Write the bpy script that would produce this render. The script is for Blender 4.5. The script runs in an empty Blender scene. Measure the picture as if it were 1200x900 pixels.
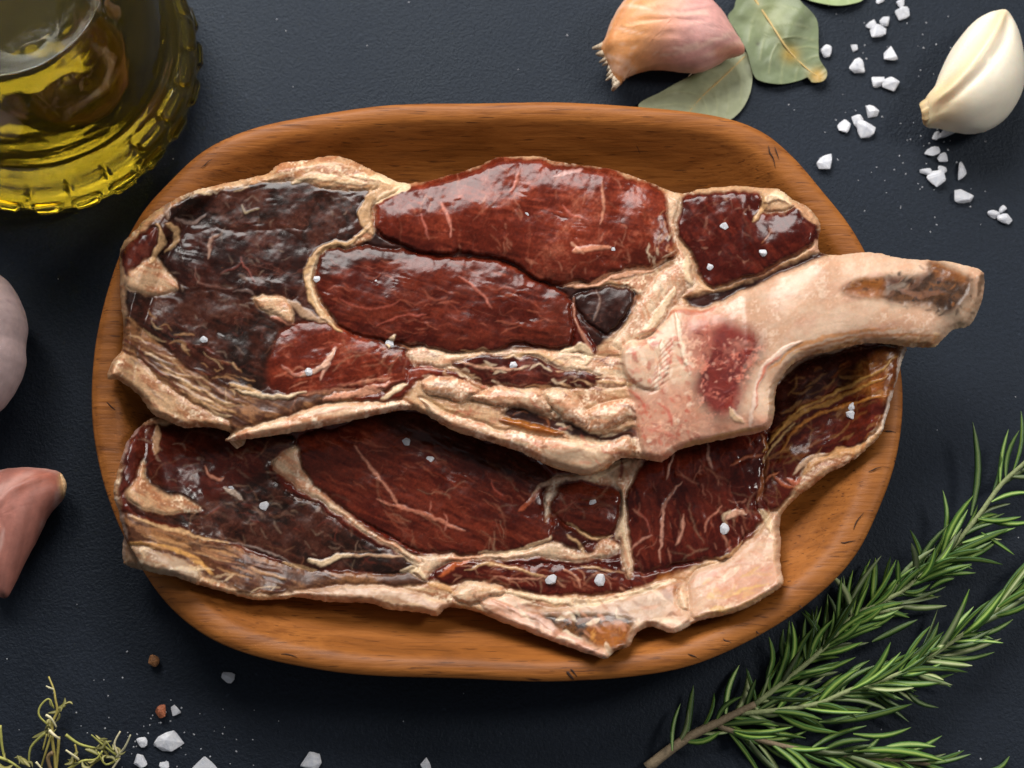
import bpy, bmesh, math, random
import numpy as np
from mathutils import Vector, Matrix

# ------------------------------------------------------------------ camera, world, lights, exposure
scene = bpy.context.scene
TILT = math.radians(14.0)
CAM_D = 0.75                      # metres from the lens to the middle of the table
LENS = 75.0
cam_d = bpy.data.cameras.new('camera'); cam = bpy.data.objects.new('camera', cam_d)
scene.collection.objects.link(cam); scene.camera = cam
cam.location = (0, -CAM_D * math.sin(TILT), CAM_D * math.cos(TILT)); cam.rotation_euler = (TILT, 0, 0)
cam_d.lens = LENS; cam_d.sensor_width = 36; cam_d.clip_start = 0.01; cam_d.clip_end = 50
cam_d.dof.use_dof = True; cam_d.dof.focus_distance = 0.728; cam_d.dof.aperture_fstop = 9

world = bpy.data.worlds.new('World'); scene.world = world; world.use_nodes = True
bg = world.node_tree.nodes['Background']
bg.inputs[0].default_value = (0.90, 0.94, 1.0, 1); bg.inputs[1].default_value = 0.17

def area(name, loc, target, size, sizey, power, col):
    l = bpy.data.lights.new(name, 'AREA'); l.shape = 'RECTANGLE'; l.size = size; l.size_y = sizey
    l.energy = power; l.color = col
    o = bpy.data.objects.new(name, l); scene.collection.objects.link(o)
    o.location = loc
    o.rotation_euler = (Vector(target) - Vector(loc)).to_track_quat('-Z', 'Y').to_euler()
    return o
area('window_light', (-0.18, 0.66, 0.56), (0, 0.0, 0), 0.72, 0.42, 12.2, (1.0, 0.97, 0.94))
area('side_light', (0.70, 0.20, 0.75), (0, 0, 0), 0.22, 0.22, 3.6, (1.0, 0.95, 0.90))

scene.view_settings.view_transform = 'Standard'; scene.view_settings.look = 'None'
scene.view_settings.exposure = 0.0; scene.view_settings.gamma = 1.0
scene.view_settings.use_curve_mapping = False
scene.render.engine = 'CYCLES'
scene.cycles.use_denoising = True
scene.cycles.max_bounces = 14; scene.cycles.transmission_bounces = 12; scene.cycles.glossy_bounces = 6
scene.cycles.caustics_refractive = True; scene.cycles.sample_clamp_indirect = 8.0

# ------------------------------------------------------------------ small helpers
S = 36.0 / LENS * CAM_D / 1200     # metres on the table for one photograph pixel (0.3 mm)
ct, st = math.cos(TILT), math.sin(TILT)
def W(u, v, z):
    """A point at height z on the table scene for a place measured in the photograph."""
    u = np.asarray(u, float); v = np.asarray(v, float); z = np.asarray(z, float)
    k = 36.0 / LENS / 1200
    dx = (u - 600) * k; dy = -(v - 450) * k
    wy = dy * ct + st; wz = dy * st - ct
    s = (z - CAM_D * ct) / wz
    return np.stack([dx * s, -CAM_D * st + wy * s, np.broadcast_to(z, (dx * s).shape)], -1)
def lin(c):
    c = np.asarray(c, float) / 255.0
    return np.where(c <= 0.04045, c / 12.92, ((c + 0.055) / 1.055) ** 2.4)
def L4(r, g, b): return tuple(lin((r, g, b))) + (1.0,)

TAB = np.random.RandomState(7).rand(512, 512)
def vnoise(x, y, seed=0):
    x = x + seed * 37.13; y = y + seed * 91.7
    xi = np.floor(x).astype(int); yi = np.floor(y).astype(int)
    fx = x - xi; fy = y - yi
    fx = fx * fx * (3 - 2 * fx); fy = fy * fy * (3 - 2 * fy)
    a = TAB[xi & 511, yi & 511]; b = TAB[(xi + 1) & 511, yi & 511]
    c = TAB[xi & 511, (yi + 1) & 511]; d = TAB[(xi + 1) & 511, (yi + 1) & 511]
    return (a * (1 - fx) + b * fx) * (1 - fy) + (c * (1 - fx) + d * fx) * fy
def fbm(x, y, o=3, seed=0):
    t = 0; a = 0.5; n = 0
    for i in range(o):
        t = t + a * vnoise(x * 2 ** i, y * 2 ** i, seed + i * 5); n += a; a *= 0.5
    return t / n
def sstep(a, b, x):
    t = np.clip((x - a) / (b - a), 0, 1); return t * t * (3 - 2 * t)
def spline(p, n=5, closed=True):
    p = np.asarray(p, float); N = len(p); out = []
    rng = range(N) if closed else range(N - 1)
    for i in rng:
        if closed: a, b, c, d = p[i - 1], p[i], p[(i + 1) % N], p[(i + 2) % N]
        else: a, b, c, d = p[max(i - 1, 0)], p[i], p[i + 1], p[min(i + 2, N - 1)]
        for k in range(n):
            t = k / n
            out.append(0.5 * (2 * b + (c - a) * t + (2 * a - 5 * b + 4 * c - d) * t * t + (3 * b - a - 3 * c + d) * t ** 3))
    if not closed: out.append(p[-1])
    return np.array(out)
def seg_dist(P, X, Y, closed=True):
    """unsigned distance and inside flag (even-odd) of points to a polyline"""
    best = np.full(X.shape, 1e9); ins = np.zeros(X.shape, bool); tt = np.zeros(X.shape)
    n = len(P); m = n if closed else n - 1
    for i in range(m):
        ax, ay = P[i]; bx, by = P[(i + 1) % n]
        ex, ey = bx - ax, by - ay; l2 = ex * ex + ey * ey + 1e-12
        t = np.clip(((X - ax) * ex + (Y - ay) * ey) / l2, 0, 1)
        d = (X - ax - t * ex) ** 2 + (Y - ay - t * ey) ** 2
        w = d < best
        best = np.where(w, d, best); tt = np.where(w, (i + t) / m, tt)
        if closed:
            c = ((ay > Y) != (by > Y))
            if ey != 0: ins ^= c & (X < ex * (Y - ay) / ey + ax)
    return np.sqrt(best), ins, tt

def link(o, parent=None):
    scene.collection.objects.link(o)
    if parent is not None: o.parent = parent
    return o
def tag(o, label=None, cat=None, group=None, kind=None):
    if label: o['label'] = label
    if cat: o['category'] = cat
    if group: o['group'] = group
    if kind: o['kind'] = kind
    return o
def empty(name, loc):
    o = bpy.data.objects.new(name, None); o.location = loc; o.empty_display_size = 0.01
    return link(o)
def mesh_np(name, V, F, mat, parent=None, col=None, rgh=None, smooth=True, origin=None):
    V = np.asarray(V, float)
    if origin is not None: V = V - np.asarray(origin)
    me = bpy.data.meshes.new(name)
    if isinstance(F, np.ndarray) and F.ndim == 2:
        nf, k = F.shape
        me.vertices.add(len(V)); me.vertices.foreach_set('co', V.astype(np.float32).ravel())
        me.loops.add(nf * k); me.loops.foreach_set('vertex_index', F.astype(np.int32).ravel())
        me.polygons.add(nf); me.polygons.foreach_set('loop_start', np.arange(0, nf * k, k, dtype=np.int32))
        me.update(calc_edges=True)
    else:
        me.from_pydata([tuple(v) for v in V], [], [tuple(int(i) for i in f) for f in F])
    if smooth: me.polygons.foreach_set('use_smooth', np.ones(len(me.polygons), bool))
    if col is not None:
        a = me.color_attributes.new('Col', 'FLOAT_COLOR', 'POINT')
        c = np.ones((len(V), 4), np.float32); c[:, :3] = col; a.data.foreach_set('color', c.ravel())
    if rgh is not None:
        a = me.attributes.new('rgh', 'FLOAT', 'POINT'); a.data.foreach_set('value', np.asarray(rgh, np.float32))
    me.materials.append(mat)
    me.validate(); me.update()
    return link(bpy.data.objects.new(name, me), parent)
def tube(P, R, n=8, sub=4, cap=True, flat=1.0):
    """closed tube through points P with radii R"""
    P = spline(P, sub, False); m = len(P)
    R = np.interp(np.linspace(0, 1, m), np.linspace(0, 1, len(R)), R)
    V = []; F = []; up = Vector((0, 0, 1))
    for i in range(m):
        t = Vector(P[min(i + 1, m - 1)] - P[max(i - 1, 0)]).normalized()
        sx = t.cross(up)
        sx = Vector((1, 0, 0)) if sx.length < 1e-4 else sx.normalized()
        sy = sx.cross(t)
        for k in range(n):
            a = 2 * math.pi * k / n
            V.append(P[i] + R[i] * (np.array(sx) * math.cos(a) + np.array(sy) * math.sin(a) * flat))
    for i in range(m - 1):
        for k in range(n):
            F.append((i * n + k, i * n + (k + 1) % n, (i + 1) * n + (k + 1) % n, (i + 1) * n + k))
    if cap:
        F.append(tuple(range(n - 1, -1, -1))); F.append(tuple((m - 1) * n + k for k in range(n)))
    return np.array(V), F
def px(pts, z): return [W(p[0], p[1], (p[2] if len(p) > 2 else z)) for p in pts]

# ------------------------------------------------------------------ materials
def new_mat(name):
    m = bpy.data.materials.new(name); m.use_nodes = True
    nt = m.node_tree; return m, nt, nt.nodes['Principled BSDF']
def node(nt, t, **k):
    n = nt.nodes.new(t)
    for a, b in k.items(): setattr(n, a, b)
    return n
def noise(nt, vec, scale, detail=3, rough=0.5, dist=0.0):
    n = node(nt, 'ShaderNodeTexNoise'); n.inputs['Scale'].default_value = scale
    n.inputs['Detail'].default_value = detail; n.inputs['Roughness'].default_value = rough
    n.inputs['Distortion'].default_value = dist
    nt.links.new(vec, n.inputs['Vector']); return n.outputs['Fac']
def ramp(nt, fac, stops):
    r = node(nt, 'ShaderNodeValToRGB'); e = r.color_ramp.elements
    while len(e) < len(stops): e.new(0.5)
    for i, (p, c) in enumerate(stops): e[i].position = p; e[i].color = c if len(c) == 4 else tuple(c) + (1,)
    nt.links.new(fac, r.inputs[0]); return r.outputs[0]
def mixc(nt, f, a, b, mode='MIX'):
    n = node(nt, 'ShaderNodeMix', data_type='RGBA', blend_type=mode)
    for s, x in ((0, f), (6, a), (7, b)):
        if hasattr(x, 'links'): nt.links.new(x, n.inputs[s])
        else: n.inputs[s].default_value = x
    return n.outputs[2]
def bump(nt, b, height, strength, dist, prev=None):
    n = node(nt, 'ShaderNodeBump'); n.inputs['Strength'].default_value = strength; n.inputs['Distance'].default_value = dist
    nt.links.new(height, n.inputs['Height'])
    if prev is not None: nt.links.new(prev, n.inputs['Normal'])
    nt.links.new(n.outputs[0], b.inputs['Normal']); return n.outputs[0]
def objco(nt, scale=(1, 1, 1), rot=(0, 0, 0)):
    t = node(nt, 'ShaderNodeTexCoord'); m = node(nt, 'ShaderNodeMapping')
    m.inputs['Scale'].default_value = scale; m.inputs['Rotation'].default_value = rot
    nt.links.new(t.outputs['Object'], m.inputs[0]); return m.outputs[0]

def col_mat(name, rough=0.5, sss=0.0, sssr=(0.004, 0.002, 0.001), spec=0.5, b1=None, b2=None, vary=0.0, vscale=400, coat=0.0, use_r=False, rnd=0.0):
    """surface colour from the mesh's own tint, with grain and fine relief from noise"""
    m, nt, b = new_mat(name)
    a = node(nt, 'ShaderNodeVertexColor', layer_name='Col'); c = a.outputs[0]
    v = objco(nt)
    if vary:
        f = noise(nt, v, vscale, 4, 0.6)
        g = ramp(nt, f, [(0.25, (1 - vary,) * 3), (0.75, (1 + vary,) * 3)])
        c = mixc(nt, 1.0, c, g, 'MULTIPLY')
    if rnd:
        oi = node(nt, 'ShaderNodeObjectInfo')
        g = ramp(nt, oi.outputs['Random'], [(0, (1 - rnd, 1 - rnd, 1 - rnd)), (0.5, (1, 1, 0.95)), (1, (1 + rnd * 1.3, 1 + rnd, 1 + rnd))])
        c = mixc(nt, 1.0, c, g, 'MULTIPLY')
    nt.links.new(c, b.inputs['Base Color'])
    b.inputs['Roughness'].default_value = rough; b.inputs['Specular IOR Level'].default_value = spec
    if use_r:
        r = node(nt, 'ShaderNodeAttribute', attribute_name='rgh'); nt.links.new(r.outputs['Fac'], b.inputs['Roughness'])
    if sss:
        b.inputs['Subsurface Weight'].default_value = sss; b.inputs['Subsurface Radius'].default_value = (1, 0.5, 0.3)
        b.inputs['Subsurface Scale'].default_value = sssr[0]
    b.inputs['Coat Weight'].default_value = coat; b.inputs['Coat Roughness'].default_value = 0.15
    p = None
    for bb in (b1, b2):
        if bb: p = bump(nt, b, noise(nt, v, bb[0], 3, 0.6), bb[1], bb[2], p)
    return m
M_MEAT = col_mat('wet_meat', use_r=True, sss=0.06, sssr=(0.002,), b1=(260, 0.04, 0.0010), b2=(1500, 0.07, 0.0004), vary=0.28, vscale=900, spec=0.32)
M_FAT = col_mat('fat', use_r=True, sss=0.18, sssr=(0.003,), b1=(380, 0.30, 0.0009), b2=(1600, 0.2, 0.0004), vary=0.14, vscale=800, spec=0.45)
M_BONE = col_mat('bone', use_r=True, sss=0.2, sssr=(0.003,), b1=(150, 0.10, 0.0010), b2=(1600, 0.10, 0.0003), vary=0.08, vscale=500, spec=0.45)
M_GARLIC = col_mat('garlic_flesh', rough=0.42, sss=0.3, sssr=(0.006,), vary=0.03, vscale=200, b1=(300, 0.08, 0.0006))
M_SKIN = col_mat('garlic_skin', rough=0.46, sss=0.12, sssr=(0.003,), vary=0.14, vscale=320, b1=(240, 0.22, 0.0008), b2=(1400, 0.15, 0.0003))
M_LEAF = col_mat('bay_leaf', rough=0.5, vary=0.10, vscale=350, b1=(500, 0.2, 0.0005))
M_ROSE = col_mat('rosemary_leaf', rough=0.40, vary=0.22, vscale=500, rnd=0.55, b1=(1500, 0.2, 0.0003))
M_TWIG = col_mat('twig', rough=0.75, vary=0.3, vscale=900, b1=(1200, 0.5, 0.0006))
M_THYME = col_mat('thyme', rough=0.55, vary=0.25, vscale=500, rnd=0.25)
M_PEPPER = col_mat('pepper', rough=0.6, vary=0.4, vscale=900, b1=(1000, 0.7, 0.0008))

def wood_mat():
    m, nt, b = new_mat('oiled_wood')
    v = objco(nt, (13, 62, 40), (0, 0, math.radians(2)))
    g1 = noise(nt, v, 1.6, 6, 0.62, 1.2)
    v2 = objco(nt, (40, 620, 300), (0, 0, math.radians(2)))
    g2 = noise(nt, v2, 1.3, 4, 0.6, 0.4)
    v3 = objco(nt); g3 = noise(nt, v3, 14, 3, 0.5)
    c = ramp(nt, g1, [(0.25, L4(116, 68, 24)), (0.45, L4(142, 85, 33)), (0.60, L4(158, 98, 42)), (0.80, L4(126, 73, 27))])
    d = ramp(nt, g2, [(0.32, (0.60, 0.54, 0.48)), (0.46, (0.98, 0.98, 0.98)), (0.80, (1.12, 1.10, 1.06))])
    c = mixc(nt, 0.8, c, d, 'MULTIPLY')
    e = ramp(nt, g3, [(0.3, (0.84, 0.80, 0.76)), (0.7, (1.10, 1.08, 1.06))])
    c = mixc(nt, 1.0, c, e, 'MULTIPLY')
    # a few dark splits in the grain
    v4 = objco(nt, (40, 260, 120), (0, 0, math.radians(-6)))
    w = noise(nt, v4, 0.9, 2, 0.5, 0.8)
    k = ramp(nt, w, [(0.70, (0, 0, 0)), (0.76, (1, 1, 1))])
    c = mixc(nt, k, c, L4(70, 34, 14))
    v5 = objco(nt, (110, 1500, 700), (0, 0, math.radians(2)))
    pr = noise(nt, v5, 1.0, 1, 0.5); pk = ramp(nt, pr, [(0.66, (0, 0, 0)), (0.72, (0.75, 0.75, 0.75))])
    c = mixc(nt, pk, c, L4(78, 40, 14))
    nt.links.new(c, b.inputs['Base Color'])
    b.inputs['Roughness'].default_value = 0.52; b.inputs['Specular IOR Level'].default_value = 0.28
    p = bump(nt, b, g2, 0.35, 0.0006); bump(nt, b, w, 0.2, 0.0008, p)
    return m
M_WOOD = wood_mat()
M_CRACK, _nt, _b = new_mat('charred_split')
_nt.links.new(ramp(_nt, noise(_nt, objco(_nt), 900, 3, 0.6), [(0.3, L4(30, 15, 7)), (0.7, L4(66, 34, 15))]), _b.inputs['Base Color']); _b.inputs['Roughness'].default_value = 0.8

def table_mat():
    m, nt, b = new_mat('dark_slate')
    v = objco(nt)
    f = noise(nt, v, 9, 6, 0.68); g = noise(nt, v, 700, 3, 0.6)
    c = ramp(nt, f, [(0.3, L4(17, 21, 29)), (0.7, L4(30, 35, 45))])
    c2 = ramp(nt, g, [(0.35, (0.75, 0.75, 0.76)), (0.72, (1.25, 1.25, 1.25))])
    c = mixc(nt, 1.0, c, c2, 'MULTIPLY')
    s = noise(nt, v, 420, 2, 0.5); k = ramp(nt, s, [(0.70, (0, 0, 0)), (0.78, (0.5, 0.5, 0.5))])
    c = mixc(nt, k, c, L4(52, 58, 70))
    nt.links.new(c, b.inputs['Base Color'])
    r = ramp(nt, f, [(0.3, (0.40,) * 3), (0.7, (0.62,) * 3)]); nt.links.new(r, b.inputs['Roughness'])
    vo = node(nt, 'ShaderNodeTexVoronoi'); vo.inputs['Scale'].default_value = 950; vo.feature = 'SMOOTH_F1'
    dv = node(nt, 'ShaderNodeVectorMath', operation='MULTIPLY_ADD')
    nz = node(nt, 'ShaderNodeTexNoise'); nz.inputs['Scale'].default_value = 300
    nt.links.new(v, nz.inputs['Vector']); nt.links.new(nz.outputs['Color'], dv.inputs[0]); dv.inputs[1].default_value = (0.003,) * 3
    nt.links.new(v, dv.inputs[2]); nt.links.new(dv.outputs[0], vo.inputs['Vector'])
    p = bump(nt, b, vo.outputs['Distance'], 0.20, 0.0006)
    bump(nt, b, noise(nt, v, 1100, 4, 0.7), 0.42, 0.0005, p)
    b.inputs['Specular IOR Level'].default_value = 0.24; b.inputs['Specular Tint'].default_value = (0.74, 0.87, 1.0, 1)
    return m

def salt_mat():
    m, nt, b = new_mat('salt'); v = objco(nt)
    f = noise(nt, v, 600, 3, 0.6)
    nt.links.new(ramp(nt, f, [(0.3, L4(222, 226, 236)), (0.7, L4(250, 250, 254))]), b.inputs['Base Color'])
    b.inputs['Roughness'].default_value = 0.32; b.inputs['Transmission Weight'].default_value = 0.32
    b.inputs['Subsurface Weight'].default_value = 0.4; b.inputs['Subsurface Scale'].default_value = 0.002
    b.inputs['Subsurface Radius'].default_value = (1, 1, 1)
    bump(nt, b, f, 0.4, 0.0006); return m
M_SALT = salt_mat()

def glass_mat():
    m, nt, b = new_mat('clear_glass')
    b.inputs['Base Color'].default_value = (0.97, 0.99, 0.96, 1); b.inputs['Transmission Weight'].default_value = 1
    b.inputs['Roughness'].default_value = 0.0; b.inputs['IOR'].default_value = 1.46
    bump(nt, b, noise(nt, objco(nt), 60, 2, 0.5), 0.22, 0.003); return m
def oil_mat():
    m, nt, b = new_mat('olive_oil')
    b.inputs['Transmission Weight'].default_value = 0.92
    b.inputs['Roughness'].default_value = 0.04; b.inputs['IOR'].default_value = 1.47
    f = noise(nt, objco(nt), 38, 3, 0.5, 0.6)
    nt.links.new(ramp(nt, f, [(0.35, (0.42, 0.29, 0.010, 1)), (0.65, (0.64, 0.46, 0.035, 1))]), b.inputs['Base Color'])
    return m

# ------------------------------------------------------------------ tabletop
V = [(-2, -2, 0), (2, -2, 0), (2, 2, 0), (-2, 2, 0)]
tag(mesh_np('tabletop', V, [(0, 1, 2, 3)], table_mat(), smooth=False), kind='structure')

# ------------------------------------------------------------------ wooden plate
RIM_Z = 0.028
RIM = [(380,131),(470,121),(600,119),(720,122),(830,133),(890,150),(930,180),(965,222),(1000,270),(1030,330),(1050,400),(1057,470),(1050,540),(1030,600),(1000,655),(950,705),(890,745),(820,775),(750,790),(670,797),(560,796),(460,792),(380,785),(300,768),(240,742),(190,700),(150,640),(125,580),(110,520),(105,470),(108,420),(118,370),(140,300),(165,250),(195,215),(240,175),(300,148)]
PC = W(585, 462, RIM_Z)[:2]
_rw = W(*np.array(spline(RIM, 6)).T, RIM_Z)[:, :2] - PC
_ra = np.arctan2(_rw[:, 1], _rw[:, 0]); _rr = np.hypot(_rw[:, 0], _rw[:, 1]); _o = np.argsort(_ra)
_ra = _ra[_o]; _rr = _rr[_o]
def rim_r(a): return np.interp(a, _ra, _rr, period=2 * math.pi)
PROF_T = [0, .45, .64, .72, .78, .82, .86, .89, .915, .935, .95, .97, .985, 1.0]
PROF_Z = [.0070, .0071, .0074, .0083, .0102, .0130, .0170, .0208, .0243, .0269, .0277, .0280, .0278, .0266]
def plate_z(x, y):
    a = np.arctan2(y - PC[1], x - PC[0]); t = np.hypot(x - PC[0], y - PC[1]) / rim_r(a)
    return np.where(t > 1.0, 0.0, np.interp(t, PROF_T, PROF_Z))
def build_plate():
    n = 360; A = np.linspace(-math.pi, math.pi, n, endpoint=False); R = rim_r(A)
    rows = []
    tin = [0.04, .2, .4, .55, .62, .66, .70, .73, .76, .79, .82, .845, .87, .89, .91, .923, .935, .945, .955, .965, .975, .983, .99, .996, 1.0]
    for t in tin: rows.append((t, float(np.interp(t, PROF_T, PROF_Z))))
    rows += [(.998, .0245), (.992, .022), (.98, .018), (.96, .0135), (.93, .009), (.90, .0045), (.87, .0012), (.85, .0003), (.83, .0)]
    V = []
    for i, (t, z) in enumerate(rows):
        wob = 1 + 0.0022 * np.sin(A * 5 + 1) * (t > .9) + 0.0016 * np.sin(A * 13 + 2) * (t > .9)
        V.append(np.stack([PC[0] + R * t * wob * np.cos(A), PC[1] + R * t * wob * np.sin(A), np.full(n, z) + (0.0003 * np.sin(A * 7) if .1 < t <= 1 and z > .002 else 0)], -1))
    V = np.concatenate(V); m = len(rows)
    F = []
    for i in range(m - 1):
        for k in range(n):
            F.append((i * n + k, i * n + (k + 1) % n, (i + 1) * n + (k + 1) % n, (i + 1) * n + k))
    F = [f[::-1] for f in F]
    F.append(tuple(range(n))); F.append(tuple((m - 1) * n + k for k in range(n - 1, -1, -1)))
    o = mesh_np('wooden_plate', V, F, M_WOOD, origin=(PC[0], PC[1], 0)); o.location = (PC[0], PC[1], 0)
    tag(o, 'oval oiled wooden plate with raised rim holding two raw steaks', 'plate')
    r = random.Random(2)                                             # small splits and nicks in the wood
    cr = [((664,786),(672,797),1.6),((668,784),(676,792),1.1),((1036,505),(1050,507),.9),((1018,552),(1034,548),.8),((745,168),(752,186),.8),((900,170),(908,196),.9),((908,172),(913,186),.7),((846,748),(858,754),.9),((880,736),(890,744),.9),((806,766),(820,772),.8),((930,704),(940,714),.8),((985,636),(1002,634),.8),((236,196),(250,186),.6),((126,470),(140,486),.8),((330,766),(350,771),.6),((1000,620),(1012,600),.7)]
    for (a, b, w) in cr:
        pts = []
        for t in (0, .3, .6, 1):
            u, v = a[0] + (b[0] - a[0]) * t + r.uniform(-1.2, 1.2), a[1] + (b[1] - a[1]) * t + r.uniform(-1, 1)
            z = RIM_Z
            for _ in range(8):
                p = W(u, v, z); z = float(plate_z(p[0], p[1])) or z
            pts.append(W(u, v, z + .0001))
        V_, F_ = tube(pts, [w * S * .3, w * S, w * S * .8, w * S * .2], 6, 3, flat=.35)
        mesh_np('crack', V_, F_, M_CRACK, o, origin=(PC[0], PC[1], 0))
build_plate()

# ------------------------------------------------------------------ steaks
STY = {   # c1, c2, c3, roughness, fibre strength, mottling
 'crust': ((32, 16, 10), (62, 28, 18), (78, 44, 32), .26, .5, .6),
 'eye':   ((36, 15, 10), (62, 26, 17), (76, 40, 29), .26, .4, .4),
 'dark':  ((60, 20, 13), (88, 34, 23), (106, 56, 42), .22, .6, .4),
 'deep':  ((74, 22, 12), (98, 36, 21), (50, 18, 10), .24, .8, .5),
 'red':   ((94, 31, 17), (122, 48, 29), (146, 80, 58), .24, .6, .5),
 'wine':  ((66, 18, 11), (92, 31, 19), (44, 15, 9), .20, .6, .5),
 'strand':((82, 48, 31), (136, 92, 58), (52, 29, 21), .34, 1.3, .8),
 'fat':   ((212, 172, 134), (176, 120, 84), (232, 206, 174), .38, .9, .8),
 'cream': ((220, 186, 152), (188, 134, 100), (238, 216, 190), .34, .9, .8),
 'ybf':   ((204, 162, 122), (160, 106, 72), (230, 204, 172), .38, .9, .9),
 'bone':  ((214, 180, 152), (198, 154, 124), (228, 204, 180), .36, .3, .5),
 'gbone': ((176, 148, 122), (146, 112, 82), (204, 180, 152), .46, .3, .7),
 'pink':  ((200, 126, 100), (166, 74, 56), (226, 170, 142), .40, .4, .9),
 'sponge':((128, 46, 36), (88, 22, 20), (186, 104, 84), .34, .3, 1.2),
 'marrow':((60, 38, 24), (100, 62, 32), (36, 23, 17), .30, .3, 1.2),
 'amber': ((170, 100, 36), (134, 72, 24), (200, 138, 66), .30, .3, .8),
 'gap':   ((40, 17, 12), (58, 26, 18), (30, 13, 9), .32, .3, .3),  # dark tone for painted crevice shade and the darkest meat
}
def blur(a, n):
    for _ in range(n):
        a = (a + np.roll(a, 1, 0) + np.roll(a, -1, 0) + np.roll(a, 1, 1) + np.roll(a, -1, 1)) / 5
    return a
class Steak:
    def __init__(s, outline, step, pad=4, seed=0):
        o = np.array(outline, float); s.seed = seed
        u0, v0 = o.min(0) - pad; u1, v1 = o.max(0) + pad
        s.u = np.arange(u0, u1, step); s.v = np.arange(v0, v1, step)
        s.U, s.V = np.meshgrid(s.u, s.v); s.step = step
        U, V = s.U, s.V
        s.wu = U + 13 * (fbm(U / 22, V / 22, 3, seed + 1) - .5) + 4.5 * (fbm(U / 6, V / 6, 2, seed + 2) - .5)
        s.wv = V + 13 * (fbm(U / 22, V / 22, 3, seed + 3) - .5) + 4.5 * (fbm(U / 6, V / 6, 2, seed + 4) - .5)
        P = spline(o, 3)
        ju = U + 2.2 * (fbm(U / 6, V / 6, 2, seed + 5) - .5); jv = V + 2.2 * (fbm(U / 6, V / 6, 2, seed + 6) - .5)
        d, i, _ = seg_dist(P, ju, jv); s.dout = np.where(i, d, -d)
        s.col = np.zeros(U.shape + (3,)); s.h = np.zeros(U.shape); s.r = np.full(U.shape, .4)
        s.lab = np.zeros(U.shape, int); s.parts = ['fat_layer']
        full = (slice(None), slice(None))
        s.col[:], s.r[:] = s.paint('ybf', full, 0.1, 0); s.h += s.fibh
    def sl(s, P, pad):
        P = np.asarray(P)
        a = np.searchsorted(s.v, [P[:, 1].min() - pad, P[:, 1].max() + pad]); b = np.searchsorted(s.u, [P[:, 0].min() - pad, P[:, 0].max() + pad])
        return (slice(a[0], a[1]), slice(b[0], b[1]))
    def paint(s, sty, q, ang, k):
        c1, c2, c3, r, fs, mo = STY[sty]; U, V = s.U[q], s.V[q]
        ca, sa = math.cos(ang), math.sin(ang); sd = s.seed + k * 3 + 11
        wob = 10 * (fbm(U / 30, V / 30, 2, sd + 9) - .5)
        a = (U * ca + V * sa); b = (-U * sa + V * ca) + wob
        fib = fbm(a / 34, b / 3.6, 3, sd); low = fbm(U / 38, V / 38, 3, sd + 1); mid = fbm(U / 9, V / 9, 3, sd + 2); fine = vnoise(U / 2.0, V / 2.0, sd + 3)
        m1 = sstep(.36, .64, .62 * low + .38 * mid + min(fs, 1.) * .30 * (fib - .5) * 2)
        m2 = sstep(.56, .74, .5 * low + .5 * mid + .2 * (fine - .5)) * mo
        c = lin(c1) * (1 - m1[..., None]) + lin(c2) * m1[..., None]
        c = c * (1 - np.clip(m2, 0, 1)[..., None]) + lin(c3) * np.clip(m2, 0, 1)[..., None]
        c = c * (1 + .60 * min(fs, 1) * (fib - .5) + (.10 if 'bone' in sty else .34) * (fine - .5) + (.14 if 'bone' in sty else .30) * (mid - .5))[..., None]
        wet = sstep(.54, .72, fbm(U / 20, V / 20, 3, 77 + s.seed))          # wetter, rougher patches
        s.fibh = (.6 if sty in ('crust', 'eye') else .8) * (.15 + .85 * wet) * ((fib - .5) * min(fs, .8) * .00085 + (mid - .5) * .00022 * min(fs * 1.4, 1))
        return np.clip(c, .002, 1), np.clip(r - .08 * wet + .14 * (mid - .5), .10, .8)
    def region(s, poly, sty, h=0., bulge=.001, bw=12, name=None, ang=0., groove=.0005, soft=3.0, part=True, alpha=1.0, warp=None):
        P = spline(poly, 4); q = s.sl(P, 22)
        if warp is None: warp = {'fat_lump': .62, 'fat_seam': .6, 'fat_patch': .75, 'rib_bone': .45, 'neck_bone': .4, 'long_bone': .32, 'cartilage': .4, 'marrow': .45}.get(name, .65)
        d, i, _ = seg_dist(P, s.U[q] * (1 - warp) + s.wu[q] * warp, s.V[q] * (1 - warp) + s.wv[q] * warp); d = np.where(i, d, -d)
        k = len(s.parts)
        c, r = s.paint(sty, q, ang, k + int(P[0, 0]))
        m = sstep(-soft, soft, d) * alpha
        s.col[q] = s.col[q] * (1 - m[..., None]) + c * m[..., None]
        s.r[q] = s.r[q] * (1 - m) + r * m
        hh = h + bulge * (1 - np.exp(-np.maximum(d, 0) / bw)) + s.fibh
        if part:
            e = max(soft - 1.2, 0); mh = sstep(-2.0 - e, 2.5 + e, d) * alpha
            s.h[q] = s.h[q] * (1 - mh) + hh * mh - groove * np.exp(-(d / 2.2) ** 2)
        else: s.h[q] += s.fibh * m * .6
        if part and name:
            s.parts.append(name); s.lab[q] = np.where(d > 0, k, s.lab[q])
    def stroke(s, pts, w, c, h=.0003, soft=1.3, alpha=.9, taper=True, warp=.6):
        P = spline(pts, 4, False); q = s.sl(P, w + 8)
        X = s.U[q] * (1 - warp) + s.wu[q] * warp; Y = s.V[q] * (1 - warp) + s.wv[q] * warp
        d, _, t = seg_dist(P, X, Y, False)
        ww = w * (np.clip(np.sin(np.clip(t, 0.02, .98) * math.pi), 0, 1) ** .5 if taper else 1)
        ww = ww * (.65 + .7 * fbm(s.U[q] / 7, s.V[q] / 7, 2, s.seed + int(pts[0][0])))
        m = sstep(-soft, soft, ww - d) * alpha
        n = (.85 + .3 * vnoise(s.U[q] / 2.5, s.V[q] / 2.5, 3))[..., None]
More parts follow.
